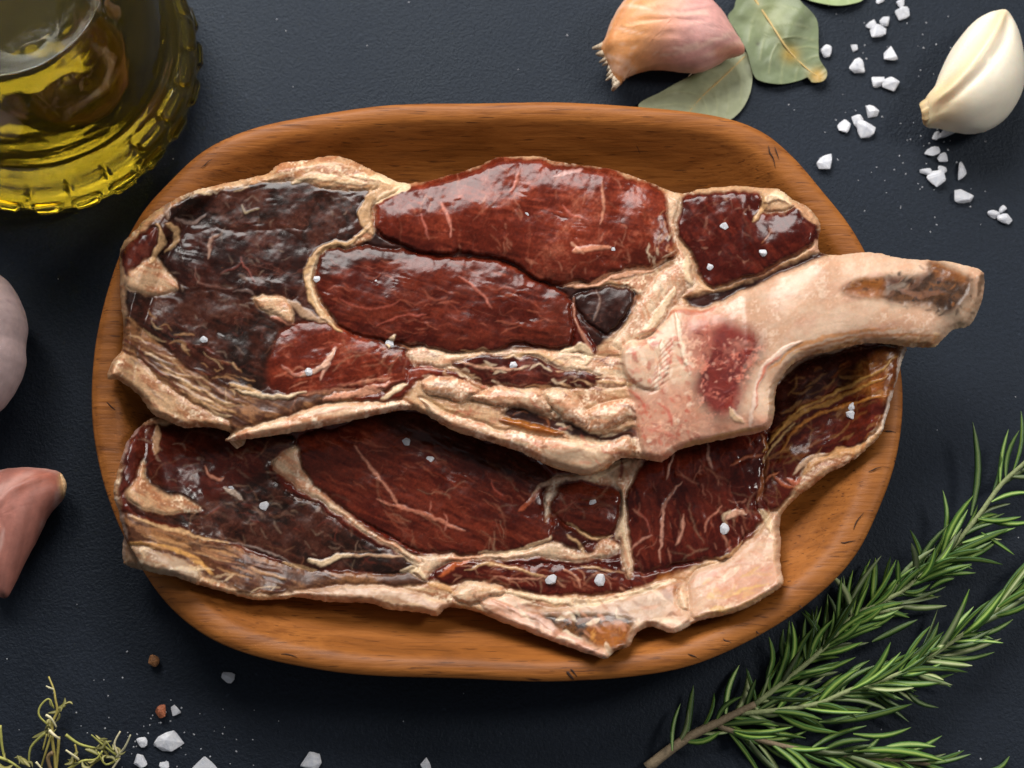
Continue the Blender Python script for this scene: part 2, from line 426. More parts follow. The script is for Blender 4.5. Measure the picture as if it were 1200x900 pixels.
        s.col[q] = s.col[q] * (1 - m[..., None]) + lin(c) * n * m[..., None]
        s.h[q] += h * m; s.r[q] = s.r[q] * (1 - m * .5) + .42 * m * .5
    def flecks(s, poly, n, cols, ln, w, ang, seed, h=.00015, jit=.35, alpha=.6):
        r = np.random.RandomState(seed); P = np.array(poly, float); lo, hi = P.min(0), P.max(0); k = 0
        while k < n:
            p = lo + (hi - lo) * r.rand(2)
            if not seg_dist(P, np.array([p[0]]), np.array([p[1]]))[1][0]: continue
            k += 1; a = ang + r.randn() * jit; l = ln * (.4 + 1.1 * r.rand()); d = np.array([math.cos(a), math.sin(a)]) * l / 2; o = np.array([-d[1], d[0]]) * .25 * r.randn()
            s.stroke([p - d, p + o, p + d], w * (.5 + r.rand()), cols[r.randint(len(cols))], h * r.uniform(-1, 1.4), alpha=alpha * (.5 + .5 * r.rand()), soft=1.1)
    def veins(s, poly, n, cols, w, ang, seed, jit=.4, ln=9, alpha=.6):
        r = np.random.RandomState(seed); P = np.array(poly, float); lo, hi = P.min(0), P.max(0); k = 0
        def walk(p, a, m, ww):
            pts = [p]
            for _ in range(m):
                a = a + r.randn() * .3; p = p + np.array([math.cos(a), math.sin(a)]) * ln * (.6 + .7 * r.rand()); pts.append(p)
            s.stroke(pts, ww, cols[r.randint(len(cols))], .00012, alpha=.38 * alpha * (.4 + .6 * r.rand()), soft=1.7)
            return pts, a
        while k < n:
            p = lo + (hi - lo) * r.rand(2)
            if not seg_dist(P, np.array([p[0]]), np.array([p[1]]))[1][0]: continue
            k += 1; a0 = ang + r.randn() * jit + (math.pi if r.rand() < .5 else 0)
            pts, a = walk(p, a0, r.randint(3, 7), w * (.6 + .8 * r.rand()))
            for _ in range(r.randint(0, 3)): walk(pts[r.randint(1, len(pts))], a0 + r.choice([-1, 1]) * r.uniform(.5, 1.1), r.randint(2, 4), w * .6)
    def marble(s, sty_mask, amount, c, scale=26, ang=0, stretch=3.0, width=.012):
        U, V = s.U, s.V; ca, sa = math.cos(ang), math.sin(ang)
        a = (U * ca + V * sa) / stretch; b = -U * sa + V * ca
        n = fbm(a / scale * 1.6, b / scale * 1.6, 3, s.seed + 40); g = fbm(U / 30, V / 30, 2, s.seed + 41)
        m = (1 - sstep(width * .3, width, np.abs(n - .5))) * sstep(.45, .6, g) * amount * sty_mask
        s.col = s.col * (1 - m[..., None]) + lin(c) * m[..., None]; s.h += .00018 * m
    def solid(s, base, thick, ew, edge=.5):
        d = s.dout; t = np.clip(d / ew, 0, 1); prof = edge + (1 - edge) * np.sqrt(np.clip(1 - (1 - t) ** 2, 0, 1))
        U, V = s.U, s.V
        lump = .0018 * (fbm(U / 34, V / 34, 2, s.seed + 50) - .5) + .00025 * (fbm(U / 8, V / 8, 2, s.seed + 51) - .5)
        isb = np.isin(s.lab, [k for k, n_ in enumerate(s.parts) if n_ in ('long_bone', 'neck_bone', 'cartilage', 'red_marrow')]).astype(float)
        lump = lump * (1 - .75 * blur(isb, 6))
        s.base = base; s.top = base + thick * prof + (s.h * .74 + lump) * sstep(0, 7, d)
        s.top = np.maximum(s.top, base + .0008)
    def z_at(s, u, v):
        return float(s.top[int(round((v - s.v[0]) / s.step)), int(round((u - s.u[0]) / s.step))])
    def build(s, root, bones, label_of):
        org = np.array(root.location)
        ins = s.dout > -.55 * s.step
        cell = ins[:-1, :-1] & ins[1:, :-1] & ins[:-1, 1:] & ins[1:, 1:]
        lab = s.lab[:-1, :-1]
        gy, gx = np.gradient(blur(s.dout, 4), s.step); gl = np.hypot(gx, gy) + 1e-6
        mv = np.where(s.dout < .75 * s.step, np.clip(s.dout, -1.6, 1.6), 0)
        SU = s.U - gx / gl * mv; SV = s.V - gy / gl * mv
        Pt = W(SU, SV, s.top)
        k_ = 13 * np.clip(1 - s.dout / 26, 0, 1) * np.minimum(gl, 1)
        Pb = W(SU + gx / gl * k_, SV + gy / gl * k_, s.top); Pb[..., 2] = s.base
        H, Wd = s.U.shape; idx = np.arange(H * Wd).reshape(H, Wd)
        TP = Pt.reshape(-1, 3); BP = Pb.reshape(-1, 3); C = s.col.reshape(-1, 3); R = s.r.reshape(-1)
        lab = lab.copy(); pieces = []
        def comps(m):
            seen = np.zeros(m.shape, bool); out = []
            for i0, j0 in zip(*np.nonzero(m)):
                if seen[i0, j0]: continue
                st = [(i0, j0)]; seen[i0, j0] = True; comp = []
                while st:
                    i, j = st.pop(); comp.append((i, j))
                    for a_, b_ in ((i + 1, j), (i - 1, j), (i, j + 1), (i, j - 1)):
                        if 0 <= a_ < m.shape[0] and 0 <= b_ < m.shape[1] and m[a_, b_] and not seen[a_, b_]:
                            seen[a_, b_] = True; st.append((a_, b_))
                out.append(comp)
            return out
        cl = comps(cell); big = max(len(c_) for c_ in cl)
        for c_ in cl:
            if len(c_) < big:
                for i, j in c_: cell[i, j] = False
        for _ in range(3):            # crumbs join the piece around them
            for k in range(len(s.parts)):
                for c_ in comps(cell & (lab == k)):
                    if len(c_) >= 80: continue
                    nb = {}; own = set(c_)
                    for i, j in c_:
                        for a_, b_ in ((i + 1, j), (i - 1, j), (i, j + 1), (i, j - 1)):
                            if (a_, b_) not in own and 0 <= a_ < cell.shape[0] and 0 <= b_ < cell.shape[1] and cell[a_, b_]: nb[lab[a_, b_]] = nb.get(lab[a_, b_], 0) + 1
                    if nb:
                        to = max(nb, key=nb.get)
                        for i, j in c_: lab[i, j] = to
        for k, nm in enumerate(s.parts):
            for c_ in comps(cell & (lab == k)):
                m = np.zeros(cell.shape, bool); ij = np.array(c_); m[ij[:, 0], ij[:, 1]] = True; pieces.append((k, nm, m))
        made = []
        for k, nm, m in pieces:
            ii, jj = np.nonzero(m)
            a = idx[ii, jj]; b = idx[ii, jj + 1]; c = idx[ii + 1, jj + 1]; d = idx[ii + 1, jj]
            topF = np.stack([d, c, b, a], 1); N = H * Wd
            botF = np.stack([a, b, c, d], 1) + N
            walls = []
            mp = np.pad(m, 1)
            for (di, dj, e0, e1) in ((-1, 0, (0, 0), (0, 1)), (1, 0, (1, 1), (1, 0)), (0, -1, (1, 0), (0, 0)), (0, 1, (0, 1), (1, 1))):
                w = m & ~mp[1 + di:1 + di + m.shape[0], 1 + dj:1 + dj + m.shape[1]]
                wi, wj = np.nonzero(w)
                p = idx[wi + e0[0], wj + e0[1]]; qd = idx[wi + e1[0], wj + e1[1]]
                walls.append(np.stack([p + 2 * N, qd + 2 * N, qd + 3 * N, p + 3 * N], 1))   # own corners, so the top keeps its shading
            F = np.concatenate([topF, botF] + walls)
            un, inv = np.unique(F, return_inverse=True); F = inv.reshape(F.shape)
            t = (un // N) % 2 == 0; src = un % N
            Vv = np.where(t[:, None], TP[src], BP[src])
            o = mesh_np(nm, Vv, F, M_BONE if nm in bones else (M_FAT if nm.startswith('fat') else M_MEAT), root, C[src], R[src], origin=org)
            made.append((nm, o, Vv - org))
        for nm, o, vv in made:          # marrow and cartilage belong to the bone they sit in
            if nm in ('marrow', 'red_marrow', 'cartilage'):
                c_ = vv.mean(0); best = min(((np.min(np.sum((w_ - c_) ** 2, 1)), b_) for n_, b_, w_ in made if n_ in ('long_bone', 'rib_bone', 'neck_bone')), key=lambda q: q[0])
                if best[0] < .012 ** 2: o.parent = best[1]

STEP = 1.15
# ---- upper steak with the long rib bone
A_OUT = [(141,293),(159,269),(184,246),(219,227),(249,218),(300,207),(315,203),(327,192),(360,188),(384,183),(408,186),(444,203),(477,215),(528,205),(564,193),(588,184),(636,184),(648,189),(708,197),(740,206),(769,217),(781,222),(799,227),(820,222),(856,218),(889,220),(913,222),(928,233),(949,245),(962,263),(959,280),(961,296),(985,299),(1009,296),(1033,297),(1057,303),(1092,305),(1116,307),(1150,317),(1153,327),(1151,350),(1137,381),(1119,385),(1108,395),(1095,407),(1081,407),(1057,406),(1044,403),(1009,403),(977,411),(948,417),(929,427),(917,441),(909,457),(907,483),(900,503),(864,512),(810,523),(792,530),(776,541),(752,538),(728,537),(710,550),(689,557),(668,553),(638,544),(608,529),(560,514),(527,503),(506,490),(479,480),(440,487),(390,498),(342,507),(300,513),(264,517),(270,507),(246,501),(216,501),(195,493),(177,483),(165,466),(150,453),(138,445),(126,444),(130,426),(142,411),(145,390),(142,350)]
A = Steak(A_OUT, STEP, seed=1)
TAN = (204, 162, 116); CREAM = (226, 196, 158); WHITE = (232, 212, 186)
A.region([(146,300),(165,272),(200,245),(250,222),(320,212),(380,215),(436,222),(432,262),(400,290),(372,305),(364,330),(372,360),(400,385),(440,395),(480,410),(486,440),(478,462),(430,470),(380,476),(320,492),(265,500),(200,470),(150,425),(147,380),(146,340)], 'crust', .0, .0006, 10, 'muscle', ang=.3, groove=0)
A.region([(372,320),(380,296),(430,284),(445,250),(480,225),(560,215),(700,215),(780,240),(790,295),(760,320),(700,335),(750,345),(735,380),(712,396),(690,412),(660,412),(540,416),(450,400),(395,380)], 'gap', -.0004, .0, 10, 'crevice_shade', ang=.2, groove=0)  # shade of the crevices between the muscles, put into the colour
A.region([(190,225),(260,205),(330,188),(385,182),(440,203),(440,222),(385,220),(330,212),(250,222)], 'ybf', .0005, .001, 8, 'fat_edge', ang=-.2)
A.region([(195,257),(219,231),(249,225),(288,228),(315,218),(348,212),(375,217),(387,227),(429,224),(424,240),(405,260),(390,269),(378,272),(360,269),(330,269),(288,269),(252,266),(219,260)], 'crust', .0003, .0005, 10, 'muscle', ang=-.1, soft=5, groove=.0001)
A.region([(375,232),(405,230),(432,226),(428,245),(412,262),(395,272),(385,300),(372,310),(358,300),(355,275),(365,250)], 'crust', .0003, .0003, 10, 'muscle', ang=.9, soft=5, groove=.0001)
A.region([(192,305),(207,278),(246,268),(288,271),(330,271),(357,288),(360,314),(348,347),(330,350),(300,349),(264,343),(234,340),(210,330)], 'eye', .0003, .0009, 14, 'muscle', ang=.3, soft=5, groove=.0001)
A.region([(142,298),(162,274),(180,266),(184,275),(180,296),(165,311),(147,323)], 'dark', .0, .0012, 8, 'muscle', ang=1.)
A.region([(148,320),(165,308),(182,300),(192,312),(205,330),(208,341),(188,344),(168,346),(150,338)], 'fat', .0006, .0012, 8, 'fat_patch', ang=.4)
A.region([(165,347),(204,343),(240,341),(270,346),(300,356),(315,375),(334,388),(326,420),(322,440),(305,458),(285,455),(250,440),(212,420),(180,398),(150,372),(148,352)], 'crust', .0003, .0005, 14, 'muscle', ang=.45, soft=5, groove=.0001)
A.region([(330,387),(360,378),(395,378),(430,394),(462,408),(478,416),(486,440),(470,452),(440,456),(400,456),(360,463),(318,455),(314,430),(322,405)], 'red', .0002, .0010, 10, 'muscle', ang=-.25, soft=6, groove=.0002)
A.region([(146,385),(165,382),(210,424),(250,446),(290,462),(340,468),(400,460),(470,455),(478,466),(430,470),(380,474),(330,488),(290,500),(264,505),(230,480),(180,450),(148,420)], 'strand', .0, .0006, 8, 'muscle', ang=.5, soft=4, groove=.0002)
A.region([(130,428),(142,414),(165,425),(200,455),(235,478),(268,495),(262,508),(216,501),(180,485),(160,462),(140,446),(127,443)], 'ybf', .0002, .001, 7, 'fat_edge', ang=.6)
A.region([(297,350),(320,347),(338,352),(345,368),(340,378),(322,372),(305,362)], 'fat', .0012, .0008, 5, 'fat_patch')
A.region([(369,319),(378,298),(399,290),(438,289),(465,292),(504,298),(540,301),(576,302),(600,313),(630,328),(654,337),(669,352),(672,370),(669,403),(648,409),(615,404),(570,413),(534,413),(495,407),(471,404),(450,397),(423,395),(399,382),(381,361),(370,340)], 'deep', .0002, .0022, 16, 'muscle', ang=.25, groove=.0012)
A.region([(372,316),(380,298),(400,291),(440,290),(470,294),(490,300),(460,306),(420,308),(395,318),(380,330)], 'eye', .0014, .0004, 8, None, part=False, alpha=.8, soft=4, groove=0)
A.region([(672,347),(700,338),(736,338),(746,353),(733,374),(712,392),(694,380),(676,362)], 'gap', .0, .0012, 8, 'muscle', groove=.001)
A.region([(672,356),(680,376),(692,396),(700,412),(688,418),(672,405)], 'wine', .0, .0006, 5, 'muscle', ang=1.2)
A.region([(440,250),(447,232),(477,218),(528,205),(564,193),(588,184),(636,184),(648,189),(708,197),(739,208),(769,218),(787,236),(792,260),(792,293),(781,305),(760,314),(724,320),(700,329),(670,332),(645,332),(624,323),(600,310),(570,299),(516,297),(489,295),(465,286),(444,271)], 'red', .0008, .0048, 20, 'muscle', ang=.15, groove=.0014)
A.region([(450,268),(480,280),(530,285),(590,292),(640,300),(700,300),(760,285),(788,270),(788,295),(760,312),(700,327),(660,330),(620,318),(570,297),(500,293),(465,284)], 'wine', .0045, .0, 8, None, part=False, alpha=.62, soft=11, groove=0, ang=.1)
A.region([(792,248),(802,228),(832,223),(868,221),(890,227),(895,248),(916,250),(937,242),(952,257),(961,272),(955,287),(928,302),(895,320),(850,334),(832,335),(820,320),(808,296),(796,275)], 'wine', .0002, .0022, 10, 'muscle', ang=.9, groove=.0012)
A.region([(802,352),(830,342),(862,336),(900,322),(935,306),(962,298),(968,303),(925,319),(880,338),(844,354),(820,362)], 'gap', -.002, .0, 5, 'muscle', ang=-.35)  # shadowed gap between muscle and bone, sunk and coloured dark
# pale fat between the muscles and round the joint
A.region([(780,226),(797,230),(794,262),(800,292),(816,326),(800,345),(780,372),(752,400),(730,412),(716,402),(738,378),(750,352),(770,322),(792,300)], 'cream', .0, .0016, 9, 'fat_seam', ang=1.3)
A.region([(478,414),(500,408),(540,414),(600,410),(660,412),(705,418),(735,425),(732,450),(700,452),(660,440),(640,426),(600,418),(555,422),(520,430),(490,432)], 'cream', .0, .0008, 8, 'fat_seam', ang=.05)
A.region([(530,424),(560,416),(608,415),(644,424),(662,433),(704,439),(698,451),(674,457),(638,454),(608,457),(572,454),(542,436)], 'dark', .0, .0008, 6, 'muscle', ang=.15)
A.region([(480,432),(520,432),(545,445),(490,448),(470,470),(440,470),(410,466),(450,456),(475,450)], 'red', .0, .0006, 6, 'muscle', ang=-.3)
A.region([(600,476),(640,486),(670,496),(700,508),(740,500),(752,508),(725,516),(690,514),(640,504),(590,488)], 'gap', -.0014, .0, 5, 'crevice_shade', ang=.2)  # dark gap below the fat lumps: shade put into colour and depth
A.region([(491,466),(524,482),(566,497),(608,507),(650,513),(710,516),(735,510),(740,530),(722,540),(705,548),(688,554),(668,550),(640,541),(608,528),(560,513),(527,502),(506,489)], 'cream', -.0002, .0022, 8, 'rib_bone', ang=.25, groove=.001, soft=1.6)
A.region([(640,525),(680,528),(715,530),(700,545),(688,555),(668,551),(640,541)], 'gbone', .001, .0005, 6, None, part=False, alpha=.7, soft=3)
A.region([(587,489),(620,495),(659,505),(656,511),(620,506),(590,497)], 'amber', .0002, .0008, 4, 'marrow')
A.region([(491,452),(500,443),(527,442),(551,451),(565,462),(557,468),(524,468),(500,463)], 'cream', .001, .003, 7, 'fat_lump', groove=.0010, soft=2.2)
A.region([(545,466),(569,457),(590,451),(626,456),(644,463),(647,478),(632,482),(602,476),(575,474)], 'cream', .001, .0028, 7, 'fat_lump', groove=.0010, soft=2.2)
A.region([(686,481),(710,470),(743,470),(763,484),(756,492),(734,490),(716,499),(695,504),(683,500)], 'cream', .001, .0028, 7, 'fat_lump', groove=.0010, soft=2.2)
A.region([(638,458),(662,456),(680,469),(690,487),(684,500),(668,494),(650,479)], 'cream', .0016, .0036, 7, 'fat_lump', groove=.0010, soft=2.2)
A.region([(262,518),(288,502),(330,489),(378,475),(432,470),(476,471),(478,481),(432,490),(390,499),(342,508),(300,514)], 'cream', .0002, .002, 6, 'rib_bone', ang=-.2, groove=.0008, soft=1.6)
# the long bone
A.region([(796,358),(820,362),(844,354),(880,338),(925,318),(964,303),(1009,295),(1057,302),(1116,306),(1152,316),(1154,330),(1150,352),(1137,382),(1119,386),(1095,408),(1057,407),(1009,404),(977,412),(948,418),(929,428),(917,442),(909,458),(908,484),(902,504),(864,513),(810,524),(776,542),(752,528),(744,490),(738,460),(733,430),(745,408),(770,385),(785,366)], 'bone', .0006, .0046, 18, 'long_bone', ang=-.3)
A.region([(735,455),(760,462),(785,450),(812,455),(822,480),(850,492),(895,485),(902,503),(860,512),(810,523),(776,541),(752,528),(742,490)], 'pink', .004, .0, 8, None, part=False, alpha=.5, soft=10, groove=0)
A.region([(815,386),(835,376),(860,376),(886,392),(893,410),(878,435),(870,465),(862,486),(838,490),(822,474),(812,450),(822,420)], 'sponge', .0052, .0, 10, 'red_marrow', soft=14, groove=.0)
A.region([(800,372),(825,366),(846,380),(838,400),(822,425),(812,440),(802,415)], 'pink', .0042, .0, 8, None, part=False, alpha=.6, soft=6, groove=0, ang=1.2)
A.region([(835,392),(850,386),(870,395),(880,410),(866,432),(858,460),(845,470),(832,455),(838,425)], 'sponge', .0022, .0, 6, None, part=False, alpha=.8, soft=5, groove=0)
A.region([(728,414),(746,402),(766,408),(773,430),(768,456),(750,455),(734,438)], 'bone', .004, .0018, 9, 'cartilage')
A.region([(988,337),(1009,327),(1041,323),(1081,321),(1092,306),(1111,311),(1135,322),(1139,337),(1129,353),(1111,368),(1089,360),(1057,357),(1025,350),(993,345)], 'marrow', .0050, -.0010, 6, 'marrow', soft=7, groove=.0)
A.region([(985,338),(1005,327),(1030,324),(1040,335),(1030,350),(1005,347)], 'amber', .004, -.0004, 6, None, part=False, alpha=.6, soft=6, groove=0)
A.region([(1090,306),(1112,311),(1136,323),(1132,332),(1108,330),(1092,322)], 'amber', .0036, .0, 6, None, part=False, alpha=.4, soft=4)
A.region([(1118,366),(1135,352),(1150,345),(1150,356),(1138,380),(1120,385)], 'gbone', .003, .0, 6, None, part=False, alpha=.6, soft=3)
A.region([(905,500),(908,460),(916,440),(930,425),(955,411),(985,402),(1030,398),(1080,396),(1100,392),(1095,406),(1057,406),(1009,403),(977,411),(948,417),(929,427),(918,442)], 'ybf', .0022, .0, 5, None, part=False, alpha=.9, soft=3, ang=-.4)
for pts, w, c, h, al in [
    ([(437,262),(412,282),(388,288),(370,302),(362,322),(367,350),(382,374),(400,388)], 4.5, TAN, .0008, .85),
    ([(375,300),(364,322),(366,342),(378,366)], 2, CREAM, .0003, .7),
    ([(440,220),(432,240),(428,256),(436,272)], 7, (186,146,106), .0006, .9),
    ([(410,205),(445,208),(475,217),(450,228),(440,240)], 4, CREAM, .0006, .9),
    ([(345,214),(372,206),(400,210),(430,214)], 4, CREAM, .0006, .8),
    ([(243,304),(244,290),(250,280),(258,275)], 1.6, (170,130,110), .0002, .8),
    ([(228,312),(232,330),(250,338),(275,336)], 1.2, (120,80,68), .0002, .7),
    ([(282,300),(285,310),(292,322),(300,330)], 1.2, (130,62,50), .0002, .7),
    ([(284,308),(270,314),(258,322)], 1.0, (120,60,50), .0002, .6),
    ([(184,262),(190,280),(184,296),(176,306)], 3.5, TAN, .0006, .9),
    ([(193,262),(206,270),(204,284),(194,296)], 3, TAN, .0005, .8),
    ([(200,232),(194,246),(196,258)], 3, (150,118,98), .0004, .8),
    ([(205,258),(222,260),(240,252)], 2, (168,140,128), .0003, .6),
    ([(285,240),(290,250),(302,246)], 1.4, (160,140,110), .0003, .7),
    ([(300,346),(290,340),(272,340)], 1.5, (120,95,86), .0003, .7),
    ([(338,352),(352,362),(366,372),(390,378)], 4.5, (176,140,110), .0006, .8),
    ([(318,372),(345,380)], 2, (190,120,96), .0003, .7),
    ([(276,456),(300,462),(330,466),(360,460)], 2.6, CREAM, .0006, .95),
    ([(268,448),(290,455),(306,460)], 2.2, TAN, .0004, .9),
    ([(352,440),(372,432),(386,420),(396,408)], 3.2, (222,176,150), .0006, .9),
    ([(375,445),(380,434),(386,424)], 2, (214,160,136), .0004, .8),
    ([(330,428),(345,438),(358,436)], 2, (200,130,108), .0004, .7),
    ([(380,470),(410,462),(440,455),(456,448)], 4, (214,150,120), .0006, .85),
    ([(445,466),(462,458),(478,452)], 3, CREAM, .0005, .85),
    ([(462,392),(457,398),(456,405)], 3.0, CREAM, .0008, .9),
    ([(420,475),(400,480),(370,486)], 1.5, (190,120,90), .0002, .6),
    ([(540,325),(556,336),(570,348),(578,360)], 1.4, (190,110,90), .0002, .75),
    ([(440,380),(470,372),(500,368)], 1.2, (180,90,72), .0002, .6),
    ([(400,350),(420,360),(450,362),(470,352)], 1.2, (170,84,66), .0002, .5),
    ([(515,238),(522,250),(527,262),(526,278)], 1.8, (206,130,110), .0002, .8),
    ([(495,252),(500,265),(505,280)], 1.4, (196,110,92), .0002, .7),
    ([(608,200),(604,214),(598,224)], 1.4, (206,130,112), .0002, .7),
    ([(650,205),(666,200),(680,198)], 2.6, (214,168,158), .0003, .6),
    ([(704,214),(708,240),(704,262)], 1.4, (206,140,110), .0002, .7),
    ([(662,240),(670,252),(690,258)], 1.2, (196,110,92), .0002, .6),
    ([(672,296),(690,290),(716,292)], 3.4, (210,140,108), .0004, .8),
    ([(684,296),(676,290),(670,284)], 2.0, (210,150,120), .0003, .7),
    ([(660,334),(690,334),(720,324),(760,316),(778,306)], 4.5, (206,150,116), .0006, .9),
    ([(700,338),(704,356),(698,374)], 1.2, (140,110,96), .0003, .6),
    ([(672,350),(676,380),(688,404),(696,416)], 1.8, (190,130,104), .0003, .7),
    ([(500,470),(520,478),(548,490)], 2.5, TAN, .0004, .7),
    ([(540,424),(560,430),(590,432),(612,430)], 1.6, (214,160,130), .0003, .85),
    ([(590,418),(620,414),(650,420),(662,430)], 1.8, TAN, .0003, .8),
    ([(660,412),(680,408),(690,416),(688,426)], 5, CREAM, .0008, .85),
    ([(700,448),(725,446),(745,452)], 2.5, TAN, .0004, .8),
    ([(895,236),(905,230),(915,228),(926,238)], 6, CREAM, .0008, .9),
    ([(892,228),(896,240),(890,250),(882,258)], 3, TAN, .0005, .85),
    ([(930,240),(945,250),(956,262)], 4, (200,150,112), .0006, .85),
    ([(956,282),(960,292),(950,296)], 3.5, (220,170,140), .0005, .9),
    ([(905,266),(900,276),(893,286)], 1.4, (150,92,60), .0002, .7),
    ([(955,286),(925,304),(890,322),(850,336)], 1.8, (120,66,44), .0003, .8),
    ([(802,300),(806,318),(812,332)], 4.5, CREAM, .0006, .85),
    ([(790,340),(776,362),(760,384),(748,396)], 5, CREAM, .0008, .8),
    ([(790,366),(796,385),(800,410),(806,438)], 3, WHITE, .0008, .8),
    ([(776,402),(780,420),(776,440),(766,456)], 5, WHITE, .0008, .9),
    ([(742,396),(760,386),(776,392)], 2.2, (186,110,84), .0002, .7),
    ([(780,374),(790,366),(806,366),(826,366),(838,360)], 2.5, (176,96,64), .0002, .85),
    ([(736,456),(752,470),(760,486)], 2, (196,96,74), .0001, .6),
    ([(770,470),(782,480),(786,500)], 2, (190,80,64), .0001, .6),
    ([(760,502),(780,508),(795,516)], 2, (190,90,70), .0001, .5),
    ([(796,526),(812,519),(862,508),(900,498)], 3, (190,150,104), .0, .85),
    ([(880,500),(884,470),(892,440),(910,415),(940,400)], 3.5, (226,196,176), .0006, .8),
    ([(886,478),(890,450),(900,428),(914,414)], 1.6, (196,96,66), .0, .8),
    ([(902,432),(925,412),(955,398),(1000,388),(1050,384)], 2.4, (196,130,74), .0, .8),
    ([(930,415),(960,403),(1010,393),(1070,392),(1100,394)], 1.8, (176,110,60), .0, .8),
    ([(855,478),(862,490),(872,496)], 4, (214,178,140), .0006, .8),
    ([(1150,320),(1150,334),(1146,346)], 2.6, (110,80,56), .0, .8),
    ]: A.stroke(pts, w, c, h, alpha=al)
for i in range(8):      # striped ligament on the joint
    y = 400 + i * 7
    A.stroke([(790 - i * .8, y - 4), (782 - i * 1.5, y + 4), (774 - i * 2.2, y + 13)], 1.1, (176, 108, 84), -.0002, alpha=.75, warp=.2)
rs = np.random.RandomState(4)
for i in range(26):     # drawn-out fat and meat threads along the lower left edge
    t = rs.rand(); x = 150 + 95 * t + rs.randn() * 4; y = 392 + 66 * t + rs.rand() * 28 - 4
    ln = 24 + 40 * rs.rand()
    c = [(196,150,104), (120,78,56), (64,38,32), (214,178,136)][rs.randint(4)]
    A.stroke([(x, y), (x + ln * .5, y + ln * .34 + rs.randn()), (x + ln, y + ln * .52)], .9 + rs.rand() * 1.4, c, .0003, alpha=.75, warp=.4)
for i in range(9):
    x = 330 + rs.rand() * 130; y = 470 - (x - 330) * .12 - rs.rand() * 10
    A.stroke([(x, y), (x + 25, y - 4), (x + 50, y - 9)], 1 + rs.rand(), [(190,126,96), (110,44,32)][i % 2], .0002, alpha=.6)
CRM = [(206, 150, 116), (184, 118, 88), (216, 176, 140)]
A.veins([(375,300),(600,310),(668,360),(660,400),(450,395),(385,360)], 9, [(168, 92, 66), (150, 70, 48)], .8, .3, 41)
A.veins([(450,240),(590,192),(720,204),(786,250),(780,300),(660,325),(500,290)], 14, [(190, 120, 92), (170, 92, 66)], .8, 1.2, 42, jit=.7)
A.veins([(200,240),(420,228),(380,290),(350,350),(320,380),(300,440),(170,380),(200,300)], 16, [(132, 92, 70), (104, 58, 42)], .9, .5, 43, jit=.9)
A.veins([(330,390),(470,410),(470,450),(320,460)], 8, CRM, .9, -.3, 44)
A.veins([(800,232),(890,225),(950,258),(930,300),(840,330)], 6, [(140, 84, 60)], .8, 1.0, 45)
A.veins([(480,425),(735,425),(735,452),(500,448)], 12, CRM, 1.1, .1, 46, jit=.2)
TANS = [(222, 188, 146), (150, 92, 54), (196, 140, 92), (236, 212, 180)]
A.flecks([(205,235),(260,214),(330,192),(385,184),(460,212),(430,222),(380,214),(300,218)], 60, TANS, 18, 1.6, -.1, 1)
A.flecks([(200,240),(420,228),(380,290),(350,350),(320,380),(300,440),(170,380),(200,300)], 110, [(112, 88, 74), (92, 44, 34), (30, 16, 13), (134, 110, 94)], 12, 1.1, .5, 2, jit=.8, alpha=.5)
A.flecks([(150,350),(300,440),(280,500),(180,480),(135,440)], 90, [(176, 128, 84), (70, 44, 34), (210, 172, 128), (112, 50, 36)], 22, 1.2, .55, 3, jit=.2)
A.flecks([(330,390),(470,410),(470,450),(320,460)], 46, [(168, 84, 58), (84, 26, 17), (190, 120, 92)], 16, 1.0, -.25, 4, jit=.3)
A.flecks([(375,300),(600,310),(668,360),(660,400),(450,395),(385,360)], 120, [(140, 62, 40), (56, 17, 11), (160, 84, 60), (70, 22, 14)], 20, 1.0, .22, 5, jit=.25, alpha=.5)
A.flecks([(450,240),(590,192),(720,204),(786,250),(780,300),(660,325),(500,290)], 130, [(164, 92, 66), (84, 27, 16), (182, 118, 92), (110, 40, 24)], 12, 1.1, 1.2, 6, jit=.6, alpha=.45)
A.flecks([(800,232),(890,225),(950,258),(930,300),(840,330)], 50, [(116, 54, 36), (44, 14, 9), (150, 104, 84)], 9, 1.0, .9, 7, jit=.8, alpha=.5)
A.flecks([(478,410),(735,420),(745,452),(680,460),(500,445)], 80, [(120, 48, 32), (214, 170, 128), (96, 36, 24), (232, 204, 170)], 20, 1.3, .12, 8, jit=.25, alpha=.7)
A.flecks([(490,450),(640,455),(760,480),(770,535),(690,552),(560,508)], 120, [(150, 88, 54), (232, 204, 168), (112, 66, 44), (206, 150, 110), (190, 96, 70)], 14, 1.4, .3, 9, jit=.5, alpha=.65)
A.flecks([(735,405),(800,380),(815,450),(820,510),(780,538),(745,510)], 150, [(196, 96, 72), (236, 210, 184), (176, 84, 62), (222, 170, 140), (150, 62, 46)], 7, 2.4, 1.1, 10, jit=1.0, alpha=.62)
A.flecks([(815,385),(885,395),(870,480),(820,475)], 110, [(96, 24, 22), (222, 160, 138), (130, 44, 38), (176, 90, 74)], 6, 1.3, 1.3, 11, jit=1.0, alpha=.65)
A.flecks([(780,225),(800,300),(770,370),(730,410),(745,350)], 50, [(236, 210, 176), (170, 108, 70), (206, 146, 112)], 16, 1.4, 1.9, 12, alpha=.65)
A.flecks([(990,330),(1090,310),(1148,325),(1135,375),(1060,358)], 70, [(40, 25, 18), (150, 92, 42), (96, 60, 34), (30, 20, 16)], 8, 1.5, .1, 13, jit=.8, alpha=.6)
A.flecks([(900,470),(930,418),(1000,396),(1100,390),(1095,406),(1000,402),(930,428),(912,490)], 60, [(150, 94, 48), (222, 184, 136), (182, 122, 66)], 18, 1.2, -.4, 14, jit=.25, alpha=.65)
